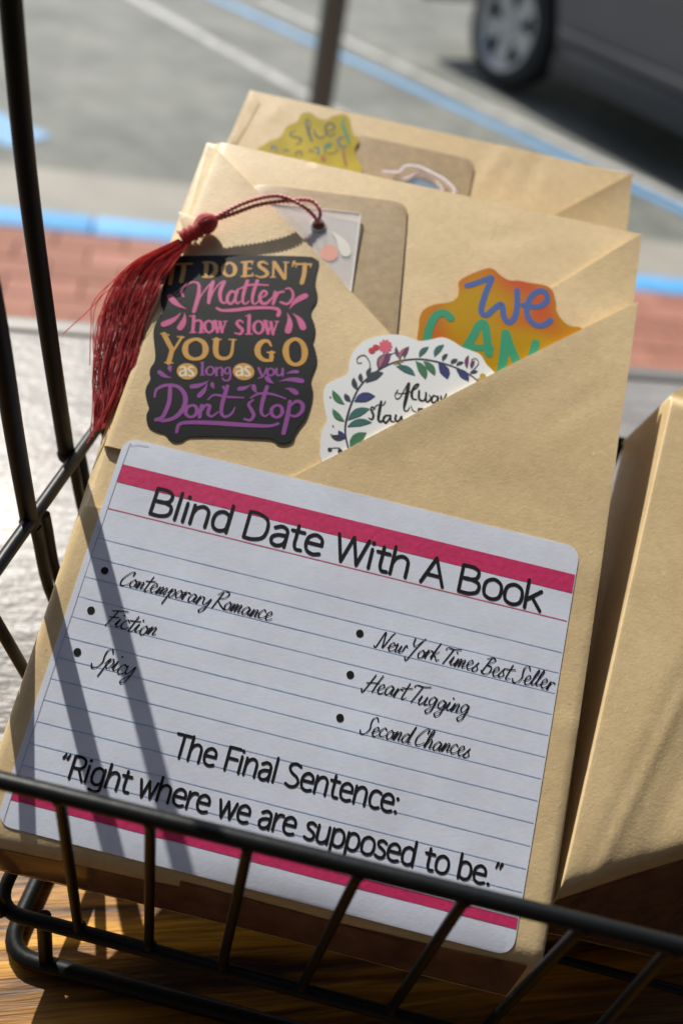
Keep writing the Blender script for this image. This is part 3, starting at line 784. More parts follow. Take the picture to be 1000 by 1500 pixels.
# left flap, front pocket flap, right inner flap
lf_in = FA.uvs([(305, 207), (572, 489), (640, 561)], -0.07)
_lipL = lip(lf_in[0], lf_in[1], 0.045, 0.35, 0.6, 0.86)
bm = slab(FA, [lf_in[0], (U0, 14.2), (U0, 7.9), (5.8, 7.9), lf_in[2], lf_in[1]], -0.055, 0.11, lambda u, v: hA(u, v) + _lipL(u, v), 0.2, fine[:4], bev=0.09)
flapL = pa.part('left_flap', bm, KRAFT)
pr_ = FA.uv(931, 446, 0); pl_ = FA.uv(440, 693, 0)
pl2 = FA.uv(300, 762, 0)
def hP(u, v):
    # the mouth of the pocket stands slightly proud
    a, b = Vector(pl_), Vector(pr_); p = Vector((u, v)); dd = (b - a).normalized(); dist = abs((p - a).x * dd.y - (p - a).y * dd.x)
    t = max(0, min(1, (p - a).dot(dd) / (b - a).length))
    return hA(u, v) + 0.025 * max(0, v - 8.9) + 0.05 * math.exp(-(dist / 0.5) ** 2) * math.sin(math.pi * t) 
bm = slab(FA, [pl_, pl2, (U0 + 0.0, 6.45), (U0, V0), (U1, V0), r2, r1, pr_], 0.0, 0.15, hP, 0.2, fine, bev=0.07)
flapP = pa.part('pocket_flap', bm, KRAFT)
q1, q2 = FA.uv(937, 347, -0.12), FA.uv(640, 524, -0.12)
_lip = lip(q1, q2, 0.10, 0.7, 0.05, 0.36)
bm = slab(FA, [q1, q2, (q2[0], 8.0), (10.66, 8.0), r1], -0.07, 0.085, lambda u, v: hA(u, v) + _lip(u, v), 0.2, bev=0.07)
pa.part('right_flap', bm, KRAFT)
# brown packing tape closing the bottom end, widened to deepen the shade along it
TAPE_SHADE = pm('brown_tape_shade', (0.20, 0.105, 0.07), 0.22, spec=0.5, coat=0.3)
setcol(TAPE_SHADE, ramp(TAPE_SHADE, nz(TAPE_SHADE, 120, 4, 0.6), [(0.3, (0.13, 0.06, 0.04)), (0.7, (0.25, 0.14, 0.095))]))
bump(TAPE_SHADE, [(nz(TAPE_SHADE, 90, 3), 0.35, 0.0008), (nz(TAPE_SHADE, 25, 2, 0.5, stretch=(1, 4, 1)), 0.5, 0.002)])
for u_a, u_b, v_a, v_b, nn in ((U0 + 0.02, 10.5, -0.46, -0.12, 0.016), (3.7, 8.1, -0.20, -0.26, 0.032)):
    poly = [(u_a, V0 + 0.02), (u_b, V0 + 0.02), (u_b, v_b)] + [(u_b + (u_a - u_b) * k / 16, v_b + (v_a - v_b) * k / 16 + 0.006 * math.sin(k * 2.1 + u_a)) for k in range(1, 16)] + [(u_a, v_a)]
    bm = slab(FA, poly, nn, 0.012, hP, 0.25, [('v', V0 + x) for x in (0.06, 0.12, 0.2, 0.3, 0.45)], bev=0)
    pa.part('tape_shade', bm, TAPE_SHADE)
# a small folded tab at the top left edge
tbp = FA.uvs([(262, 309), (300, 325), (290, 352), (268, 336)], -0.05)
bm = slab(FA, tbp, -0.045, 0.03, wob, 0.5); pa.part('fold_tab', bm, KRAFT)

# ------------------------------------------------------------------ label on package A
LT = [FA.uv(185, 640, .02), FA.uv(849, 802, .02), FA.uv(751, 1402, .02), FA.uv(-7, 1207, .02)]
lu0, lu1, lv0, lv1 = (LT[0][0] + LT[3][0]) / 2, (LT[1][0] + LT[2][0]) / 2, (LT[2][1] + LT[3][1]) / 2, (LT[0][1] + LT[1][1]) / 2
def rrect(u0, v0, u1, v1, r, n=6):
    pts = []
    for cx, cy, a0 in ((u1 - r, v1 - r, 0), (u0 + r, v1 - r, 90), (u0 + r, v0 + r, 180), (u1 - r, v0 + r, 270)):
        for k in range(n + 1):
            t = R(a0 + 90 * k / n); pts.append((cx + r * math.cos(t), cy + r * math.sin(t)))
    return pts
def hL(u, v):  # the label follows the flap below it, with a little life of its own
    return hP(u, min(v, 7.0)) * 1.0 if v < 7.0 else hA(u, v) + 0.01
NL = 0.014
bm = slab(FA, rrect(lu0, lv0, lu1, lv1, 0.30), NL, 0.010, hA, 0.4, fine[4:], bev=0)
lab = pa.part('title_label', bm, WHITE, label='white ruled label with magenta bars and black text')
def strip(u0, v0, u1, v1, n, h=hA, wig=0.0):
    bm = bmesh.new(); N_ = 44
    for i in range(N_ + 1):
        u = u0 + (u1 - u0) * i / N_
        for vv in (v0, v1): bm.verts.new(FA.P(u, vv, n + h(u, vv)))
    bm.verts.ensure_lookup_table()
    for i in range(N_): bm.faces.new((bm.verts[2 * i], bm.verts[2 * i + 2], bm.verts[2 * i + 3], bm.verts[2 * i + 1]))
    return bm
NI = NL + 0.004
inl = lu0 + 0.13                                  # printed area starts here
vb = [FA.uv(180, 681, NL)[1], FA.uv(174, 708, NL)[1]]
vtop_r = [FA.uv(843, 841, NL)[1], FA.uv(841, 868, NL)[1]]
va, vb_ = (vb[0] + vtop_r[0]) / 2, (vb[1] + vtop_r[1]) / 2
pa.part('magenta_bar', strip(inl, vb_, lu1 - 0.02, va, NI), MAGENTA, lab, smooth=0)
wa, wb_ = FA.uv(400, 1262, NL)[1], FA.uv(400, 1280, NL)[1]
wa, wb_ = (FA.uv(105, 1184, NL)[1] + FA.uv(757, 1338, NL)[1]) / 2, (FA.uv(105, 1197, NL)[1] + FA.uv(757, 1358, NL)[1]) / 2
pa.part('magenta_bar', strip(inl, wb_, lu1 - 0.02, wa, NI), MAGENTA, lab, smooth=0)
red = (FA.uv(160, 744, NL)[1] + FA.uv(833, 911, NL)[1]) / 2
pa.part('red_rule', strip(inl, red - 0.011, lu1 - 0.03, red + 0.011, NI), REDLINE, lab, smooth=0)
b0 = FA.uv(145, 788, NL)[1]; b10 = FA.uv(44, 1088, NL)[1]
sp_ = (b0 - b10) / 10
v_ = b0
while v_ > wa + 0.1:
    pa.part('blue_rule', strip(inl, v_ - 0.010, lu1 - 0.03, v_ + 0.010, NI), BLUELINE, lab, smooth=0); v_ -= sp_
bm = bmesh.new(); ribbon(bm, FA, [(lu0 + 0.55, lv1 - 0.09), (lu0 + 0.22, lv1 - 0.16), (inl, lv1 - 0.5), (inl, lv0 + 4), (inl, lv0 + 0.05)], 0.012, NI + 0.003, hA)
upw(bm, FA.N); pa.part('margin_line', bm, GREYLINE, lab, smooth=0)
NT = NL + 0.0075
def txt(s, a, b, cap, sw, font=SANS, name='lettering', **kw):
    bm = write(FA, s, FA.uv(*a, NL), FA.uv(*b, NL), cap, sw, NT, font, h=hA, **kw)
    pa.part(name, bm, INK, lab, smooth=0)
txt('Blind Date With A Book', (217, 751), (792, 895), 0.575, 0.073)
txt('The Final Sentence:', (252, 1107), (583, 1192), 0.44, 0.055)
txt('“Right where we are supposed to be.”', (84, 1135), (733, 1301), 0.425, 0.055)
HK = dict(font=HAND, slant=0.18, pen=0.6, jitter=0.06)
txt('Contemporary Romance', (173, 856), (396, 909), 0.36, 0.032, **HK)
txt('Fiction', (153, 914), (226, 933), 0.38, 0.032, **HK)
txt('Spicy', (134, 975), (194, 990), 0.40, 0.032, **HK)
txt('New York Times Best Seller', (549, 946), (808, 1011), 0.36, 0.032, **HK)
txt('Heart Tugging', (532, 1010), (684, 1047), 0.37, 0.032, **HK)
txt('Second Chances', (527, 1072), (686, 1110), 0.37, 0.032, **HK)
for c in ((154, 836), (134, 894), (114, 955), (527, 927.5), (513, 988), (498, 1051)):
    bm = bmesh.new(); blob(bm, FA, FA.uv(*c, NL), 0.078, 0.078, NT, hA, 24); upw(bm, FA.N); pa.part('bullet', bm, INK, lab, smooth=0)

# ================================================================== PACKAGE C (behind)
pc = Thing('wrapped_book', FC.P(5, 0, -1.2), 'rear kraft wrapped book with yellow foil sticker, behind the labelled one', 'package', 'kraft wrapped books in the wire basket')
cTL, cTR = FC.uv(367, 132), FC.uv(925, 255)
cw0, cw1 = cTL[0], cTR[0]
rndC = rounding((cw0 - 0.12, cw1 + 0.15, 0, 99), (0.1, 0.1, 0, 0))
CC = [(*FC.uv(745, 212), *FC.uv(690, 290), 0.035, 0.16), (*FC.uv(790, 225), *FC.uv(760, 300), -0.03, 0.22), (*FC.uv(420, 150), *FC.uv(375, 190), 0.02, 0.12)]
def hC(u, v): return wob(u, v, 9) + creases(u, v, CC)
cL2 = FC.uv(335, 205); cR2 = FC.uv(918, 332)
bm = slab(FC, [cTL, (cL2[0], cL2[1]), (cL2[0] - 0.05, 2.4), (cR2[0] + 0.1, 2.4), cR2, cTR], 0, 2.1, hC, 0.2)
pc.part('wrapper', bm, KRAFT)
cf = FC.uvs([(924, 258), (812, 319), (700, 385)], 0.04)
_lipC = lip(cf[0], cf[1], 0.13, 0.7)
bm = slab(FC, [cf[0], cf[1], cf[2], (cf[2][0], 12), (cR2[0], 12), cR2], 0.06, 0.055, lambda u, v: hC(u, v) + _lipC(u, v), 0.2, bev=0.08); pc.part('right_flap', bm, KRAFT)
cf = FC.uvs([(368, 134), (381, 150), (345, 215), (337, 205)], 0.03)
bm = slab(FC, cf, 0.012, 0.012, hC, 0.5); pc.part('left_flap', bm, KRAFT)

# brown cards
def card(F, n, corners, r, label, lift=0.0, thick=0.035):
    a, b = F.uv(*corners[0], n), F.uv(*corners[1], n)
    ang = math.atan2(b[1] - a[1], b[0] - a[0]); ln = math.hypot(b[0] - a[0], b[1] - a[1])
    ca_, sa_ = math.cos(ang), math.sin(ang)
    poly = [(a[0] + x * ca_ - y * sa_, a[1] + x * sa_ + y * ca_) for x, y in rrect(0, -6.8, ln, 0, r)]
    bm = slab(F, poly, n, thick, lambda u, v: F.bendf(v) + 0.018 * noise.noise(Vector((u * 0.33, v * 0.33, 0 if F is FA else 9))), 0.5, bev=0.012)
    return single('backing_card', bm, KRAFT_C, F.P(a[0] + ln / 2, a[1] - 6, n), label, 'card')
card(FA, -0.105, [(370, 268), (598, 297)], 0.32, 'brown card with a rounded corner tucked in the front wrapped book')
card(FC, 0.05, [(505, 193), (697, 234)], 0.32, 'brown card standing out of the rear wrapped book beside the yellow sticker')

# ================================================================== STICKERS
def outline(F, s, ox, oy, k, n, sub=3, closed=True):
    p = [F.uv(x, y, n) for x, y in pxs(s, ox, oy, k)]
    q = catmull([(a, b, 0) for a, b in p + [p[0]]], sub)[:-1]
    return [(v.x, v.y) for v in q]

# --- black sticker on the left flap
ZB = (200, 360, 0.28)
bs_n = -0.038
c0 = FA.uv(340, 510, bs_n)
def hB(u, v):
    x = (u - c0[0])
    return wob(u, v) + 0.006 + 0.004 * max(0, x) ** 2
OUT_B = ("150,75 190,56 350,50 560,50 760,54 915,60 950,74 956,105 942,150 935,200 945,245 940,290 916,330 914,365 934,420 930,470 922,505 940,560 940,612 922,660 910,700 920,745 916,795 902,850 "
         "882,900 852,940 828,980 815,1015 780,1032 738,1030 705,1008 600,1003 450,998 300,998 262,1005 235,1022 195,1025 168,1005 150,982 110,970 72,950 55,920 55,882 68,850 55,810 48,770 55,735 74,700 70,670 75,640 95,608 100,570 95,520 90,460 100,410 125,370 145,345 130,310 130,260 140,220 133,180 135,110")
bst = Thing('sticker', FA.P(c0[0], c0[1] - 2, -0.05), 'black sticker with gold, pink and purple motivational lettering on the front package', 'sticker')
bm = slab(FA, outline(FA, OUT_B, *ZB, bs_n), bs_n, 0.010, hB, 0.35, bev=0)
bst.part('backing', bm, VINYL)
def SB(word, mat, strokes, petals=(), blobs=(), name='lettering', Z=ZB, F=FA, n=bs_n, h=None, T=None, dn=0.0035):
    h = h or hB; T = T or bst
    bm = bmesh.new(); k = Z[2]
    cmpx = (Vector(F.P(*F.uv(500, 500, n), n)) - Vector(F.P(*F.uv(510, 500, n), n))).length * 10   # cm per photo px
    for w_, s in strokes:
        ws = [x * k * cmpx for x in w_] if isinstance(w_, (list, tuple)) else w_ * k * cmpx
        sm = True
        if s[0] == '!': s = s[1:]; sm = False
        ribbon(bm, F, [F.uv(*p, n) for p in pxs(s, *Z)], ws, n + dn, h, sm)
    for w_, s in petals:
        a, b = [F.uv(*p, n) for p in pxs(s, *Z)]; petal(bm, F, a, b, w_ * k * cmpx, n + dn, h)
    for x, y, rx, ry in blobs:
        blob(bm, F, F.uv(*pxs('%g,%g' % (x, y), *Z)[0], n), rx * k * cmpx, ry * k * cmpx, n + dn, h, 24)
    upw(bm, F.N); T.part(name, bm, mat, smooth=0)
SB('IT', GOLD, [(22, '192,105 187,150 178,200'), (10, '178,98 208,96'), ([16, 12], '!205,98 292,94'), (24, '250,100 246,145 236,188')])
SB("DOESNT", GOLD, [(24, '368,90 366,125 362,160'), ([12, 14, 24, 26, 20, 12], '350,88 395,88 416,108 412,142 388,160 348,163'),
    ([14, 24, 14, 24, 14], '487,90 462,104 455,128 466,150 487,160 510,150 518,126 510,102 487,90'),
    (22, '572,90 570,125 568,160'), (12, '!552,88 608,84'), (10, '!572,122 602,120'), (12, '!552,162 610,158'), (8, '606,84 607,98'), (8, '609,146 610,160'),
    ([8, 16, 20, 22, 20, 14, 8], '688,98 665,86 645,92 646,110 668,126 686,144 676,160 650,166 626,158'),
    (12, '720,88 716,162'), ([24, 22], '!722,90 776,172'), (12, '782,90 780,176'), (8, '!702,166 728,166'), (8, '!770,88 798,90'),
    ([18, 6], '826,88 816,112'), ([14, 12], '!838,98 914,100'), (24, '882,100 878,150 866,196'), (8, '838,98 836,114'), (8, '914,96 912,114')])
SB('Matter', PINK, [([10, 16, 14, 12], '248,268 238,240 265,205 298,190'), ([12, 18, 24, 20], '298,190 326,200 328,245 318,295 302,345'),
    ([8, 9], '308,335 335,270 375,215 402,188'), ([20, 24, 18], '402,190 388,240 380,300'), ([8, 9], '380,300 405,240 440,196 462,186'), ([20, 22, 16, 9], '460,190 440,240 442,285 460,302 480,285'),
    ([14, 18, 16, 8], '520,248 498,240 478,268 480,298 502,302 522,262'), ([18, 16, 8], '528,240 518,280 528,304 548,292'),
    ([20, 18, 8], '582,186 562,250 558,295 572,306 590,292'), ([20, 18, 8], '634,184 612,250 608,295 622,306 642,290'), ([10, 14, 10], '528,232 600,206 690,208'),
    ([8, 14, 18, 18, 9], '648,276 678,260 680,242 662,240 646,268 656,300 682,302 716,268'), ([9, 18, 16], '716,268 728,240 726,272 716,306'), ([9, 15, 14], '728,280 744,248 770,242'),
    ([14, 16, 14, 10], '756,296 790,306 818,276 818,244 800,224 782,228'),
    ([14, 22, 22, 18, 22], '422,328 450,340 520,338 600,328 690,326 736,332 748,348 742,366')],
   [(34, '264,332 178,268'), (34, '236,350 145,412'), (34, '254,352 230,430'), (34, '800,334 884,264'), (36, '790,352 794,448'), (36, '818,354 872,430')])
SB('how slow', PINK, [(18, '302,370 300,410 296,452'), ([8, 14, 18, 18], '300,408 320,392 342,402 340,452'), (8, '!282,370 306,368'), (8, '!282,456 312,454'), (8, '!328,456 356,454'),
    ([12, 18, 12, 18, 12], '380,394 360,410 362,440 382,456 402,440 402,410 380,394'),
    ([18, 16], '!412,396 426,454'), (9, '!426,454 442,402'), ([18, 16], '!438,400 450,454'), (9, '!450,454 468,398'), (7, '!402,396 424,396'),(7, '!456,398 476,396'),
    ([8, 16, 18, 16, 8], '560,404 542,392 526,406 540,426 556,442 544,464 516,458'), (18, '592,366 590,415 588,462'), (8, '!574,370 596,366'), (8, '!572,464 606,464'),
    ([12, 18, 12, 18, 12], '640,396 618,412 618,444 640,462 662,444 662,412 640,396'),
    ([18, 16], '!676,396 690,462'), (9, '!690,462 708,404'), ([18, 16], '!704,402 716,464'), (9, '!716,464 738,398'), (7, '!664,394 690,396'), (7, '!724,398 746,398')])
SB('YOU GO', GOLD, [([26, 24], '!146,464 190,548'), ([14, 12], '!240,478 196,548'), ([24, 26], '!190,540 170,612'), (8, '!130,462 172,468'), (8, '!216,476 250,480'), (8, '!150,612 192,614'),
    ([18, 32, 18, 32, 18], '312,490 268,508 256,545 270,580 308,594 348,582 364,548 352,508 312,490'),
    ([30, 28, 20, 16, 14], '420,494 416,550 428,582 462,592 490,580 502,550 508,494'), (8, '!400,492 444,492'), (8, '!486,492 522,494'),
    ([10, 20, 30, 32, 26, 18, 14], '706,526 690,502 660,504 638,530 636,566 660,596 696,602 714,584'), (22, '!708,560 706,600'), (10, '!686,560 724,560'),
    ([20, 34, 20, 34, 20], '832,490 792,512 782,558 798,606 834,624 870,606 882,560 868,512 832,490')])
SB('circles', GOLD, [], blobs=[(267, 658, 53, 46), (562, 660, 55, 48)], name='gold_disc')
for cx in (267, 562):
    SB('as', CREAM, [([8, 12, 10], '%d,640 %d,634 %d,648 %d,682' % (cx - 36, cx - 20, cx - 8, cx - 6)), ([9, 9], '%d,655 %d,660 %d,676 %d,682 %d,668' % (cx - 8, cx - 34, cx - 36, cx - 22, cx - 8)),
        ([8, 12, 12, 8], '%d,640 %d,634 %d,646 %d,660 %d,676 %d,684 %d,678' % (cx + 32, cx + 16, cx + 8, cx + 22, cx + 34, cx + 20, cx + 6))], name='lettering', dn=0.007)
SB('long you', PURPLE, [(13, '348,612 346,645 346,676'), (6, '!336,614 352,612'), (6, '!336,678 358,678'), ([9, 14, 9, 14, 9], '386,634 368,650 370,670 388,678 406,664 404,644 386,634'),
    (13, '420,640 420,680'), ([6, 12, 13], '422,652 440,638 450,648 450,680'), ([8, 12, 8, 12, 8], '478,638 464,648 464,664 478,672 490,662 490,646 478,638'), ([8, 10, 12, 8], '490,640 494,680 484,704 462,706 452,694'),
    ([13, 11], '!640,642 658,684'), ([7, 9, 7], '682,642 664,685 640,696'), ([9, 13, 9, 13, 9], '702,644 686,656 688,674 704,682 720,670 718,652 702,644'),
    ([13, 12, 7], '734,646 734,672 748,682 764,666'), (13, '!766,646 766,682')],
   [(24, '188,692 122,662'), (22, '184,664 176,634'), (26, '384,704 292,738'), (26, '372,716 330,786'), (20, '410,752 398,724'), (14, '468,758 456,740'), (24, '602,726 540,750'), (24, '634,774 614,736'), (26, '722,724 684,694'), (20, '782,674 842,662'), (28, '742,714 866,710'), (28, '776,748 836,772')])
SB('Dont stop', PURPLE, [([20, 22, 20], '178,745 172,820 140,895 104,912'), ([10, 18, 18, 24, 26, 20, 16], '96,792 108,752 160,730 222,740 256,786 250,846 208,896 150,916 106,910'),
    ([14, 20, 14, 20, 14], '292,836 264,852 262,884 290,898 316,878 314,846 292,836'), ([20, 18], '344,838 336,868 332,898'), ([8, 14, 20, 14, 8], '336,878 362,838 384,840 376,880 396,894 430,870'),
    ([20, 22, 16, 8], '478,736 452,820 446,876 466,896 498,880 516,848'), ([8, 14, 12, 8], '376,806 410,782 480,792 562,796'),
    ([10, 16, 20, 16, 12], '612,808 588,830 604,862 614,890 596,914 566,908'), ([20, 22, 18, 8], '684,740 660,820 654,872 672,894 694,880'), ([8, 14, 12, 8], '598,798 640,776 710,778 782,802'),
    ([14, 20, 14, 20, 14], '738,836 710,852 710,884 736,900 762,880 760,848 738,836'), ([18, 24, 22], '804,816 792,890 770,982'), ([9, 18, 22, 18, 10], '800,848 836,816 868,830 866,868 832,894 798,884'),
    ([14, 22, 24, 22, 16], '742,932 690,944 560,938 400,928 270,926 224,938 212,976')])
bm = bmesh.new()
rg = random.Random(3)
for i in range(9):
    x = 560 + i * 10; ribbon(bm, FA, [FA.uv(*p, -0.06) for p in pxs('%d,%d %d,%d' % (x, 1014 + rg.uniform(-4, 4), x + rg.uniform(-6, 8), 1026 + rg.uniform(-6, 4)), *ZB)], 0.006, -0.056, hA, sub=3)
upw(bm, FA.N); pa.part('pen_scribble', bm, GREYLINE, flapL, smooth=0)

# --- white wreath sticker
ZW = (460, 380, 0.4); wn = -0.020
wst = Thing('sticker', FA.P(*FA.uv(590, 640, wn), wn), 'white sticker with a leafy floral wreath tucked in the front pocket', 'sticker')
OUT_W = "28,735 24,680 30,625 48,592 40,545 35,490 50,455 90,435 125,415 130,375 150,330 190,295 250,277 310,275 350,285 385,298 420,295 470,285 510,300 540,320 580,335 610,350 632,385 655,408 700,470 640,600 400,720 200,790 80,790"
hW = lambda u, v: wob(u, v)
bm = slab(FA, outline(FA, OUT_W, *ZW, wn), wn, 0.010, hW, 0.4, bev=0); wst.part('backing', bm, GLOSSW)
def SW(mat, strokes=(), petals=(), blobs=(), name='wreath_print', leafs=(), dn=0.006, mode='leaf'):
    bm = bmesh.new(); cm = 0.4 * 0.0152 * 100 / 100
    cmpx = (Vector(FA.P(*FA.uv(500, 600, wn), wn)) - Vector(FA.P(*FA.uv(510, 600, wn), wn))).length * 10 * 0.4
    for w_, s in strokes:
        ws = [x * cmpx for x in w_] if isinstance(w_, (list, tuple)) else w_ * cmpx
        ribbon(bm, FA, [FA.uv(*p, wn) for p in pxs(s, *ZW)], ws, wn + dn, hW)
    for w_, s in petals:
        a, b = [FA.uv(*p, wn) for p in pxs(s, *ZW)]; petal(bm, FA, a, b, w_ * cmpx, wn + dn, hW, mode)
    for x, y, r_ in blobs: blob(bm, FA, FA.uv(*pxs('%g,%g' % (x, y), *ZW)[0], wn), r_ * cmpx, r_ * cmpx, wn + dn, hW, 16)
    upw(bm, FA.N); return wst.part(name, bm, mat, smooth=0)
SW(STEM, [([6, 7, 5, 5, 5, 4], '128,700 115,640 118,590 140,520 175,455 235,405 300,374 380,364 450,374 520,396 575,425 602,448'),
          ([3, 4, 3], '200,415 205,380 185,350 160,360 160,378 175,378'), ([3, 3], '95,690 70,690 58,696'), ([3, 3, 3], '580,408 602,380 590,362 576,370 584,382'), (3, '60,640 110,655'), (3, '300,372 330,395'), (3, '250,398 280,350 300,340')],
   blobs=[(58, 696, 8), (96, 702, 9), (60, 504, 3), (70, 610, 3)], name='stem')
SW(LEAFCOLS[0], petals=[(34, '124,588 205,546'), (30, '122,612 212,596'), (30, '300,390 370,424'), (22, '385,358 420,320'), (24, '440,356 476,312')], name='leaf')
SW(LEAFCOLS[1], petals=[(26, '112,530 68,478'), (24, '112,592 68,546'), (40, '132,690 192,634'), (34, '372,372 408,438'), (30, '400,372 442,424')], name='leaf')
SW(LEAFCOLS[2], petals=[(40, '148,520 224,500'), (40, '455,380 488,438'), (34, '520,402 565,446'), (22, '118,655 90,626')], name='leaf')
SW(LEAFCOLS[4], petals=[(34, '190,450 254,414'), (22, '160,478 146,432'), (22, '135,520 114,490'), (18, '176,450 172,416'), (16, '195,430 210,396'), (24, '116,650 62,646'), (16, '470,372 490,345'), (18, '500,382 526,366'), (14, '520,388 548,376'), (16, '570,418 600,410')], name='leaf')
SW(LEAFCOLS[3], petals=[(44, '236,404 282,344'), (16, '318,364 300,318'), (18, '330,362 348,318'), (16, '560,400 566,350'), (16, '575,400 588,370')], name='petal')
SW(MAUVE, petals=[(18, '240,398 262,348'), (14, '310,366 338,322')], name='petal', dn=0.012)
SW(MUSTARD, petals=[(14, '290,385 330,372')], blobs=[(618, 428, 12), (604, 440, 7)], name='bud')
SW(BERRY, blobs=[(212, 333, 13), (227, 322, 13)], name='berry')
bm_p = [(12, '262,318 %d,%d' % (262 + 20 * math.cos(t), 318 + 20 * math.sin(t))) for t in [k * math.pi / 5 for k in range(10)]]
SW(FLOWER, petals=bm_p, blobs=[(262, 318, 10), (98, 516, 6)], name='flower', mode='drop')
ZL = (530, 540, 0.15)
SB('Always', INK, [([8, 11, 10, 9, 9, 10], '352,205 326,250 336,290 372,280 412,210 445,150 462,135'), ([26, 34, 34, 30, 12, 6], '460,142 440,250 412,380 428,412 454,400 466,372'), (9, '345,238 400,240 474,222'),
    ([7, 12, 18, 24, 26, 10], '482,215 530,190 556,150 522,160 488,230 496,288 536,300'), ([20, 22, 14, 16], '560,215 558,286 590,312 620,290 626,232'), ([16, 22, 14, 8], '628,236 624,304 650,320 672,282 656,252'),
    ([10, 18, 22, 12, 18, 16], '738,272 702,262 680,298 696,332 730,310 742,268 746,322'), ([18, 16, 12], '774,268 774,304 802,292 826,246'),
    ([8, 16, 24, 20, 8], '132,392 100,370 92,402 114,450 100,492 66,478'), ([22, 30, 24, 10], '190,318 170,420 162,496 190,514 220,478'), ([8, 9], '108,402 150,352 208,352 232,314'),
    ([12, 22, 22, 12, 20, 12], '274,452 228,460 210,500 236,526 266,490 282,452 282,506 316,518'), ([20, 22, 14, 20], '334,452 328,500 360,510 388,462 392,510 380,540'),
    ([8, 10, 8], '480,360 500,408 534,420'), ([18, 20, 14], '590,392 556,394 552,424'), ([18, 16], '640,392 612,396 606,420')], Z=ZL, n=wn, h=hW, T=wst, dn=0.006)

# --- orange sticker
on = -0.036
ost = Thing('sticker', FA.P(*FA.uv(720, 540, on), on), 'orange sticker with blue and green lettering tucked in the front pocket', 'sticker')
OUT_O = "382,330 378,290 384,245 386,215 402,184 440,165 500,155 526,136 530,108 530,82 560,60 618,36 645,31 665,40 684,58 715,75 750,76 790,84 830,90 856,98 874,114 882,140 886,180 905,216 938,242 985,254 960,330 700,520 420,520"
bm = slab(FA, outline(FA, OUT_O, *ZW, on), on, 0.010, hW, 0.4, bev=0); ost.part('backing', bm, ORANGE)
SB('We', WEBLUE, [(23, '560,96 600,84 646,66 648,74 626,130 612,185 630,204 668,172 688,164 694,205 712,230 734,212 744,170 744,112'),
                  (23, '766,166 820,172 852,150 846,118 814,118 786,152 780,200 806,236 838,240 866,222')], Z=ZW, n=on, h=hW, T=ost)
SB('CAN', CANGREEN, [(32, '500,214 478,196 448,204 424,246 414,292 416,330'), (32, '556,322 582,282 604,240 624,236 632,280 640,345'), (26, '575,322 646,324'),
                     (34, '686,410 694,350 702,270'), (34, '702,272 722,330 745,380'), (32, '800,352 806,326 812,306')], Z=ZW, n=on, h=hW, T=ost)

# --- yellow sticker on package C
hY = lambda u, v: bendC(v)
ZY = (360, 120, 0.36); yn = 0.09
yst = Thing('sticker', FC.P(*FC.uv(450, 250, yn), yn), 'gold yellow foil sticker standing out of the rear wrapped book', 'sticker')
OUT_Y = "48,276 75,258 100,240 128,232 150,215 162,188 180,174 208,164 220,146 228,130 255,124 275,132 292,146 330,154 350,142 380,134 405,134 422,148 430,185 440,214 458,226 460,245 446,268 448,300 462,325 474,362 440,430 80,420 40,330"
bm = slab(FC, outline(FC, OUT_Y, *ZY, yn), yn, 0.010, hY, 0.4, bev=0); yst.part('backing', bm, YELLOW)
def SY(mat, st): SB('', mat, st, Z=(380, 160, 0.16), F=FC, n=yn, h=hY, T=yst)
SY(YINK, [([10, 18, 18, 10], '335,198 290,215 292,246 370,265 384,292 340,328'), ([14, 26, 30, 20], '446,88 430,112 450,200 482,292'), ([10, 10], '446,88 470,130 462,190'), ([14, 22, 16, 10], '500,190 516,236 560,266 608,238'), ([12, 18, 20, 20, 16, 12], '622,204 676,190 688,150 646,128 610,160 612,215 648,244 696,224')])
SY(YINK2, [([20, 36, 34, 18], '772,92 766,150 800,230 828,314'), ([16, 26, 20], '592,345 626,322 652,316 640,346 600,352 606,374')])
SY(YINK3, [([12, 24, 20, 14], '782,262 738,262 724,306 754,345 800,336'), ([16, 20, 14], '112,372 120,340 152,346 158,386'), ([14, 22], '225,376 264,376'), ([16, 22], '508,350 542,360 540,412')])
SY(YINK, [([10, 14, 10], '335,424 350,388 384,392 390,430'), ([8, 12, 8], '592,390 640,408 700,396 716,360'), ([8, 12], '455,400 470,370 500,400')])
SY(YINK4, [([10, 18, 14], '594,418 570,448 590,474 604,440'), ([14, 24, 20], '768,362 778,440 796,516')])

# ================================================================== CLEAR BOOKMARK WITH TASSEL
bkt = Thing('bookmark', FA.P(*FA.uv(470, 400, 0.05), 0.0), 'clear plastic bookmark with a long red tassel tucked behind the front package flap', 'bookmark')
bn = 0.05
aa = FA.uv(530, 311, bn); a_l = FA.uv(405, 294, bn)
ux = Vector((aa[0] - a_l[0], aa[1] - a_l[1])).normalized(); vx = Vector((-ux.y, ux.x))
def BKP(x, y): return (aa[0] - ux.x * x - vx.x * y, aa[1] - ux.y * x - vx.y * y)     # x cm left of, y cm below the corner
_la, _lb = Vector(FA.uv(305, 207, -0.07)), Vector(FA.uv(572, 489, -0.07)); _ld = (_lb - _la).normalized()
def edge_d(u, v): return (Vector((u, v)) - _la).dot(Vector((-_ld.y, _ld.x)))        # distance right of the flap edge
def hT(u, v):                                                                       # held under the flap, standing away from it
    d = edge_d(u, v); return bend(v) - 0.14 + 0.055 * max(-0.1, d)
tl_x = 0
while edge_d(*BKP(tl_x, 0)) > -0.25: tl_x += 0.02
br_y = 0
while edge_d(*BKP(0, br_y)) > -0.25: br_y += 0.02
poly = [BKP(*p) for p in [(0, 0.12), (0.03, 0.03), (0.12, 0), (tl_x, 0), (0, br_y)]]
bm = slab(FA, poly[::-1], bn, 0.022, hT, 0.3)
bkt.part('clear_sheet', bm, CLEAR)
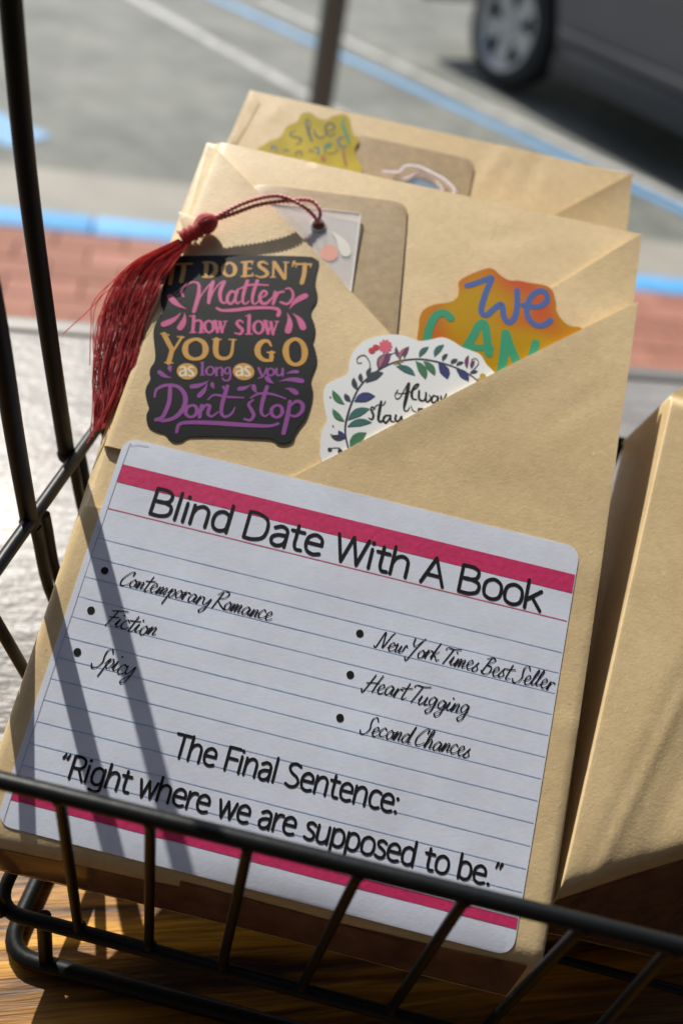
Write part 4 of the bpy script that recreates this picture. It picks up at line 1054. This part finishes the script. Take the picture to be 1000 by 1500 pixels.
bm = bmesh.new()
ed = [BKP(tl_x - 0.3, 0.01), BKP(0.12, 0.01), BKP(0.03, 0.03), BKP(0.01, 0.12), BKP(0.01, br_y - 0.3)]
tube(bm, [FA.P(u, v, bn + 0.004 + hT(u, v)) for u, v in ed], 0.00022, 8); bkt.part('bevelled_edge', bm, CLEAR_EDGE)
hole = FA.uv(467, 327, bn)
bm = bmesh.new()
tube(bm, [FA.P(hole[0] + 0.17 * math.cos(t), hole[1] + 0.17 * math.sin(t), bn + 0.01 + hT(*hole)) for t in [2 * math.pi * k / 24 for k in range(25)]], 0.0003, 8, cap=False)
bkt.part('hole_rim', bm, CLEAR_EDGE)
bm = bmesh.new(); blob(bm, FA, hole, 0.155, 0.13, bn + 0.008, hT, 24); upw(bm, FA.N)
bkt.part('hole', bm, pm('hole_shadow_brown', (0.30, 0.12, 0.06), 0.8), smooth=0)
bm = bmesh.new(); blob(bm, FA, FA.uv(483, 366, bn), 0.22, 0.24, bn + 0.003, hT, 24, 0.3); upw(bm, FA.N); bkt.part('coral_print', bm, CORAL, smooth=0)
bm = bmesh.new(); petal(bm, FA, FA.uv(485, 335, bn), FA.uv(507, 366, bn), 0.27, bn + 0.004, hT); upw(bm, FA.N); bkt.part('pale_print', bm, PALE, smooth=0)
# cord: two twisted plies, doubled
def twist(path, r, ply, pitch, name, T, mat, parent=None, plies=2):
    P_ = catmull(path, 40)
    L = 0; pts = [[] for _ in range(plies)]
    for i, p in enumerate(P_):
        t = (P_[min(i + 1, len(P_) - 1)] - P_[max(i - 1, 0)]).normalized()
        nn = t.cross(FA.N).normalized(); b = t.cross(nn)
        if i: L += (P_[i] - P_[i - 1]).length
        for k in range(plies):
            ph = 2 * math.pi * (L / pitch + k / plies)
            pts[k].append(p + (nn * math.cos(ph) + b * math.sin(ph)) * r)
    bm = bmesh.new()
    for q in pts: tube(bm, q, ply, 7)
    return T.part(name, bm, mat, parent, smooth=80)
def AP(px_, py_, n):
    u, v = FA.uv(px_, py_, n); return FA.P(u, v, n + bend(v))
kn = AP(302, 328, 0.22)
twist([AP(467, 327, 0.0), AP(458, 314, 0.09), AP(437, 298, 0.30), AP(405, 287, 0.42), AP(360, 297, 0.38), AP(310, 322, 0.26)], 0.00026, 0.00029, 0.0021, 'cord', bkt, CORDM)
twist([AP(467, 327, 0.0), AP(469, 308, 0.12), AP(455, 294, 0.24), AP(425, 294, 0.32), AP(380, 300, 0.32), AP(340, 314, 0.26), AP(310, 324, 0.22)], 0.00026, 0.00029, 0.0021, 'cord', bkt, CORDM)
bm = bmesh.new()
rg = random.Random(5)
for i in range(34):
    c = AP(*( (332 + rg.uniform(-8, 8), 312) if i < 16 else (440 + rg.uniform(-25, 25), 290 + rg.uniform(-3, 12))), 0.27)
    d_ = Vector((rg.uniform(-1, 1), rg.uniform(-1, 1), rg.uniform(-.2, 1.2))).normalized() * rg.uniform(0.0006, 0.0014)
    tube(bm, [c, c + d_ * 0.5 + Vector((rg.uniform(-1, 1), rg.uniform(-1, 1), 0)) * 0.0002, c + d_], 0.000035, 4)
bkt.part('loose_fibres', bm, CORDM, kind='stuff')
bm = bmesh.new(); ball(bm, kn, 0.0021, 3, (1.1, 1.0, 0.95))
_kx = (AP(325, 318, 0.2) - AP(282, 338, 0.2)).normalized(); _ky = _kx.cross(FA.N).normalized(); _kz = _kx.cross(_ky)
hx = []
for i in range(520):           # thread wound round and round the knot
    t = i / 519; th = math.pi * (0.08 + 0.84 * t); a = t * 2 * math.pi * 13
    rr0 = 0.0022 * math.sin(th)
    hx.append(kn + _kx * (-0.0029 * math.cos(th)) + (_ky * math.cos(a) + _kz * math.sin(a)) * rr0)
tube(bm, hx, 0.00021, 6)
hx = []
for i in range(300):
    t = i / 299; th = math.pi * (0.1 + 0.8 * t); a = t * 2 * math.pi * 6
    hx.append(kn + _ky * (-0.0023 * math.cos(th)) + (_kx * 1.15 * math.cos(a) + _kz * math.sin(a)) * 0.0022 * math.sin(th))
tube(bm, hx, 0.0002, 6)
bkt.part('knot', bm, THREAD, smooth=80)
# wrapped neck
n0, n1 = AP(294, 336, 0.2), AP(266, 350, 0.12)
bm = bmesh.new(); ax_ = (n1 - n0); L_ = ax_.length; ax_.normalize(); q1_ = ax_.cross(FA.N).normalized(); q2_ = ax_.cross(q1_)
hel = []
for i in range(260):
    t = i / 259; a = t * 2 * math.pi * 11
    hel.append(n0 + ax_ * L_ * t + (q1_ * math.cos(a) + q2_ * math.sin(a)) * (0.0017 + 0.0002 * math.sin(a * 0.3)))
tube(bm, hel, 0.00019, 5); tube(bm, [n0, n1], 0.0016, 12)
bkt.part('wrapped_neck', bm, THREAD, smooth=80)
# the hanging strands
XH = -0.0640
def strand(bm, off, jit, r, rg, end=1.0):
    # off in -1..1 across the skirt of the tassel
    L = [(262, 350), (190, 388), (157, 440), (144, 500), (139, 550), (140, 592), (138, 628)]
    Rr = [(276, 360), (252, 390), (232, 428), (212, 474), (197, 530), (176, 580), (156, 622)]
    ctr = []
    for i, (a, b) in enumerate(zip(L, Rr)):
        t = (off + 1) / 2
        t = max(-.05, min(1.05, t + jit * (i / 6) * rg.uniform(-1, 1)))
        px_, py_ = a[0] + (b[0] - a[0]) * t, a[1] + (b[1] - a[1]) * t
        if i == 0: p = AP(px_, py_, 0.16 + rg.uniform(-.07, .07))
        elif i == 1: p = AP(px_, py_, 0.12 + rg.uniform(-.09, .09))
        elif i == 2: p = AP(px_, py_, 0.05 + rg.uniform(-.1, .1))
        else: 
            p = AP(px_, py_, 0.0 - 0.08 * (i - 2) + rg.uniform(-.12, .12))
        ctr.append(p)
    k = end * rg.uniform(0.93, 1.06)
    d_ = ctr[-1] - ctr[-2]; ctr[-1] = ctr[-2] + d_ * k
    tube(bm, catmull(ctr, 6), r, 4, cap=False)
bm = bmesh.new(); rg = random.Random(11)
for i in range(330):
    strand(bm, rg.uniform(-1, 1), 0.22, rg.uniform(0.00006, 0.0001), rg, rg.uniform(0.7, 1.12))
bkt.part('tassel', bm, THREAD, kind='stuff', smooth=80)
bm = bmesh.new()
for s in ([(264, 352), (205, 378), (165, 412), (135, 450), (92, 490)], [(264, 352), (190, 395), (140, 438), (134, 480), (132, 535)], [(266, 354), (200, 398), (145, 440), (137, 495), (140, 560), (137, 640)],
          [(262, 353), (180, 402), (150, 452), (138, 520), (136, 600), (132, 640)], [(266, 356), (220, 392), (180, 420), (150, 455), (139, 490), (143, 530), (158, 560)], [(266, 356), (215, 430), (190, 500), (165, 580), (134, 640)], [(266, 356), (190, 440), (150, 540), (152, 600), (128, 650)]):
    tube(bm, catmull([AP(*p, 0.10 - 0.06 * i) for i, p in enumerate(s)], 8), 0.00012, 5)
bkt.part('stray_thread', bm, THREAD, kind='stuff', smooth=80)

# lavender cord loop and charm on the rear package
def CPn(px_, py_, n): u, v = FC.uv(px_, py_, n); return FC.P(u, v, n + bendC(v))
lav = Thing('bookmark', CPn(620, 275, 0.1), 'bookmark with a pale lavender twisted cord on the rear wrapped book', 'bookmark')
pts = pxs('560,372 625,372 650,350 700,350 750,372 800,398 832,425 850,452 840,500', 360, 120, 0.36)
twist([CPn(x, y, 0.18) for x, y in pts], 0.0003, 0.00038, 0.0021, 'cord', lav, LAV)
pts = pxs('600,385 655,396 700,372 750,388 790,425 815,470', 360, 120, 0.36)
twist([CPn(x, y, 0.14) for x, y in pts], 0.00026, 0.00029, 0.0021, 'cord', lav, LAV)
cg = FC.uvs(pxs('640,392 690,385 740,396 800,440 800,560 560,560 560,400', 360, 120, 0.36), 0.1)
bm = slab(FC, cg, 0.115, 0.03, hY, 0.4); lav.part('charm', bm, SILVER)

# ================================================================== PACKAGE D (right)
dl0, dl1 = FA.uv(820, 1310, 0.0), FA.uv(985, 578, 0.0)
for _ in range(1):      # the far end of this packet lies half a centimetre lower
    b_ = FA.bendf; FA.bendf = None; dl0, dl1 = FA.uv(820, 1310, -0.05), FA.uv(985, 578, -0.55); FA.bendf = b_
angD = math.degrees(math.atan2(dl1[1] - dl0[1], dl1[0] - dl0[0])) - 90
FD = FA.rot(angD, dl0)
topv = math.hypot(dl1[0] - dl0[0], dl1[1] - dl0[1])
def hD(u, v):
    h = wob(u * 0.8, v * 0.8, 21) - 0.05 - 0.5 * v / topv
    # rounded left edge
    r_ = 0.04
    if u < r_: t = 1 - max(u, 0) / r_; h -= r_ * (1 - math.sqrt(max(0, 1 - t * t)))
    # padded front: falls away to the right of a ridge that runs from the low left corner to the right
    ridge = 0.12 + (v - 0.25) * 0.245
    d_ = u - ridge
    dd = (d_ + math.sqrt(d_ * d_ + 0.015)) / 2
    h -= 0.14 * dd * min(1, max(0, (9 - v) / 4)) * (1 if dd < 1.2 else 1.2 / dd)
    h += 0.03 * math.exp(-((d_ - 0.42) / 0.10) ** 2) * max(0, min(1, (6.5 - v) / 2)) 
    # bottom end curls under
    e_ = (0.05 + 0.66 * u) - v
    h -= 0.62 * (e_ + math.sqrt(e_ * e_ + 0.03))
    # top rolls back
    if v > topv - 0.25: 
        t = min(1, (v - (topv - 0.25)) / 0.25); h -= 0.25 * (1 - math.sqrt(max(0, 1 - t * t)))
    return h
pd = Thing('wrapped_book', FD.P(4, 0, -1.5), 'thick kraft wrapped book cut off by the right side of the photo', 'package', 'kraft wrapped books in the wire basket')
polyD = [(0, -0.9), (8.2, -0.9), (8.2, topv + 2.6), (2.6, topv + 2.2), (0.35, topv + 0.55), (0.08, topv + 0.2), (0, topv)]
bm = slab(FD, polyD, 0, 3.0, hD, 0.12, [('u', 0.01), ('u', 0.02), ('u', 0.03), ('u', 0.04)])
pd.part('wrapper', bm, KRAFT, smooth=50)
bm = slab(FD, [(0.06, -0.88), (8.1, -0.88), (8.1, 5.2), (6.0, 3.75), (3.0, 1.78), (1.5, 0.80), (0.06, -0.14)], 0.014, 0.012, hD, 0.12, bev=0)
pd.part('tape_shade', bm, TAPE_SHADE, smooth=50)  # dark sheet putting the shade of the bottom end into colour, not tape
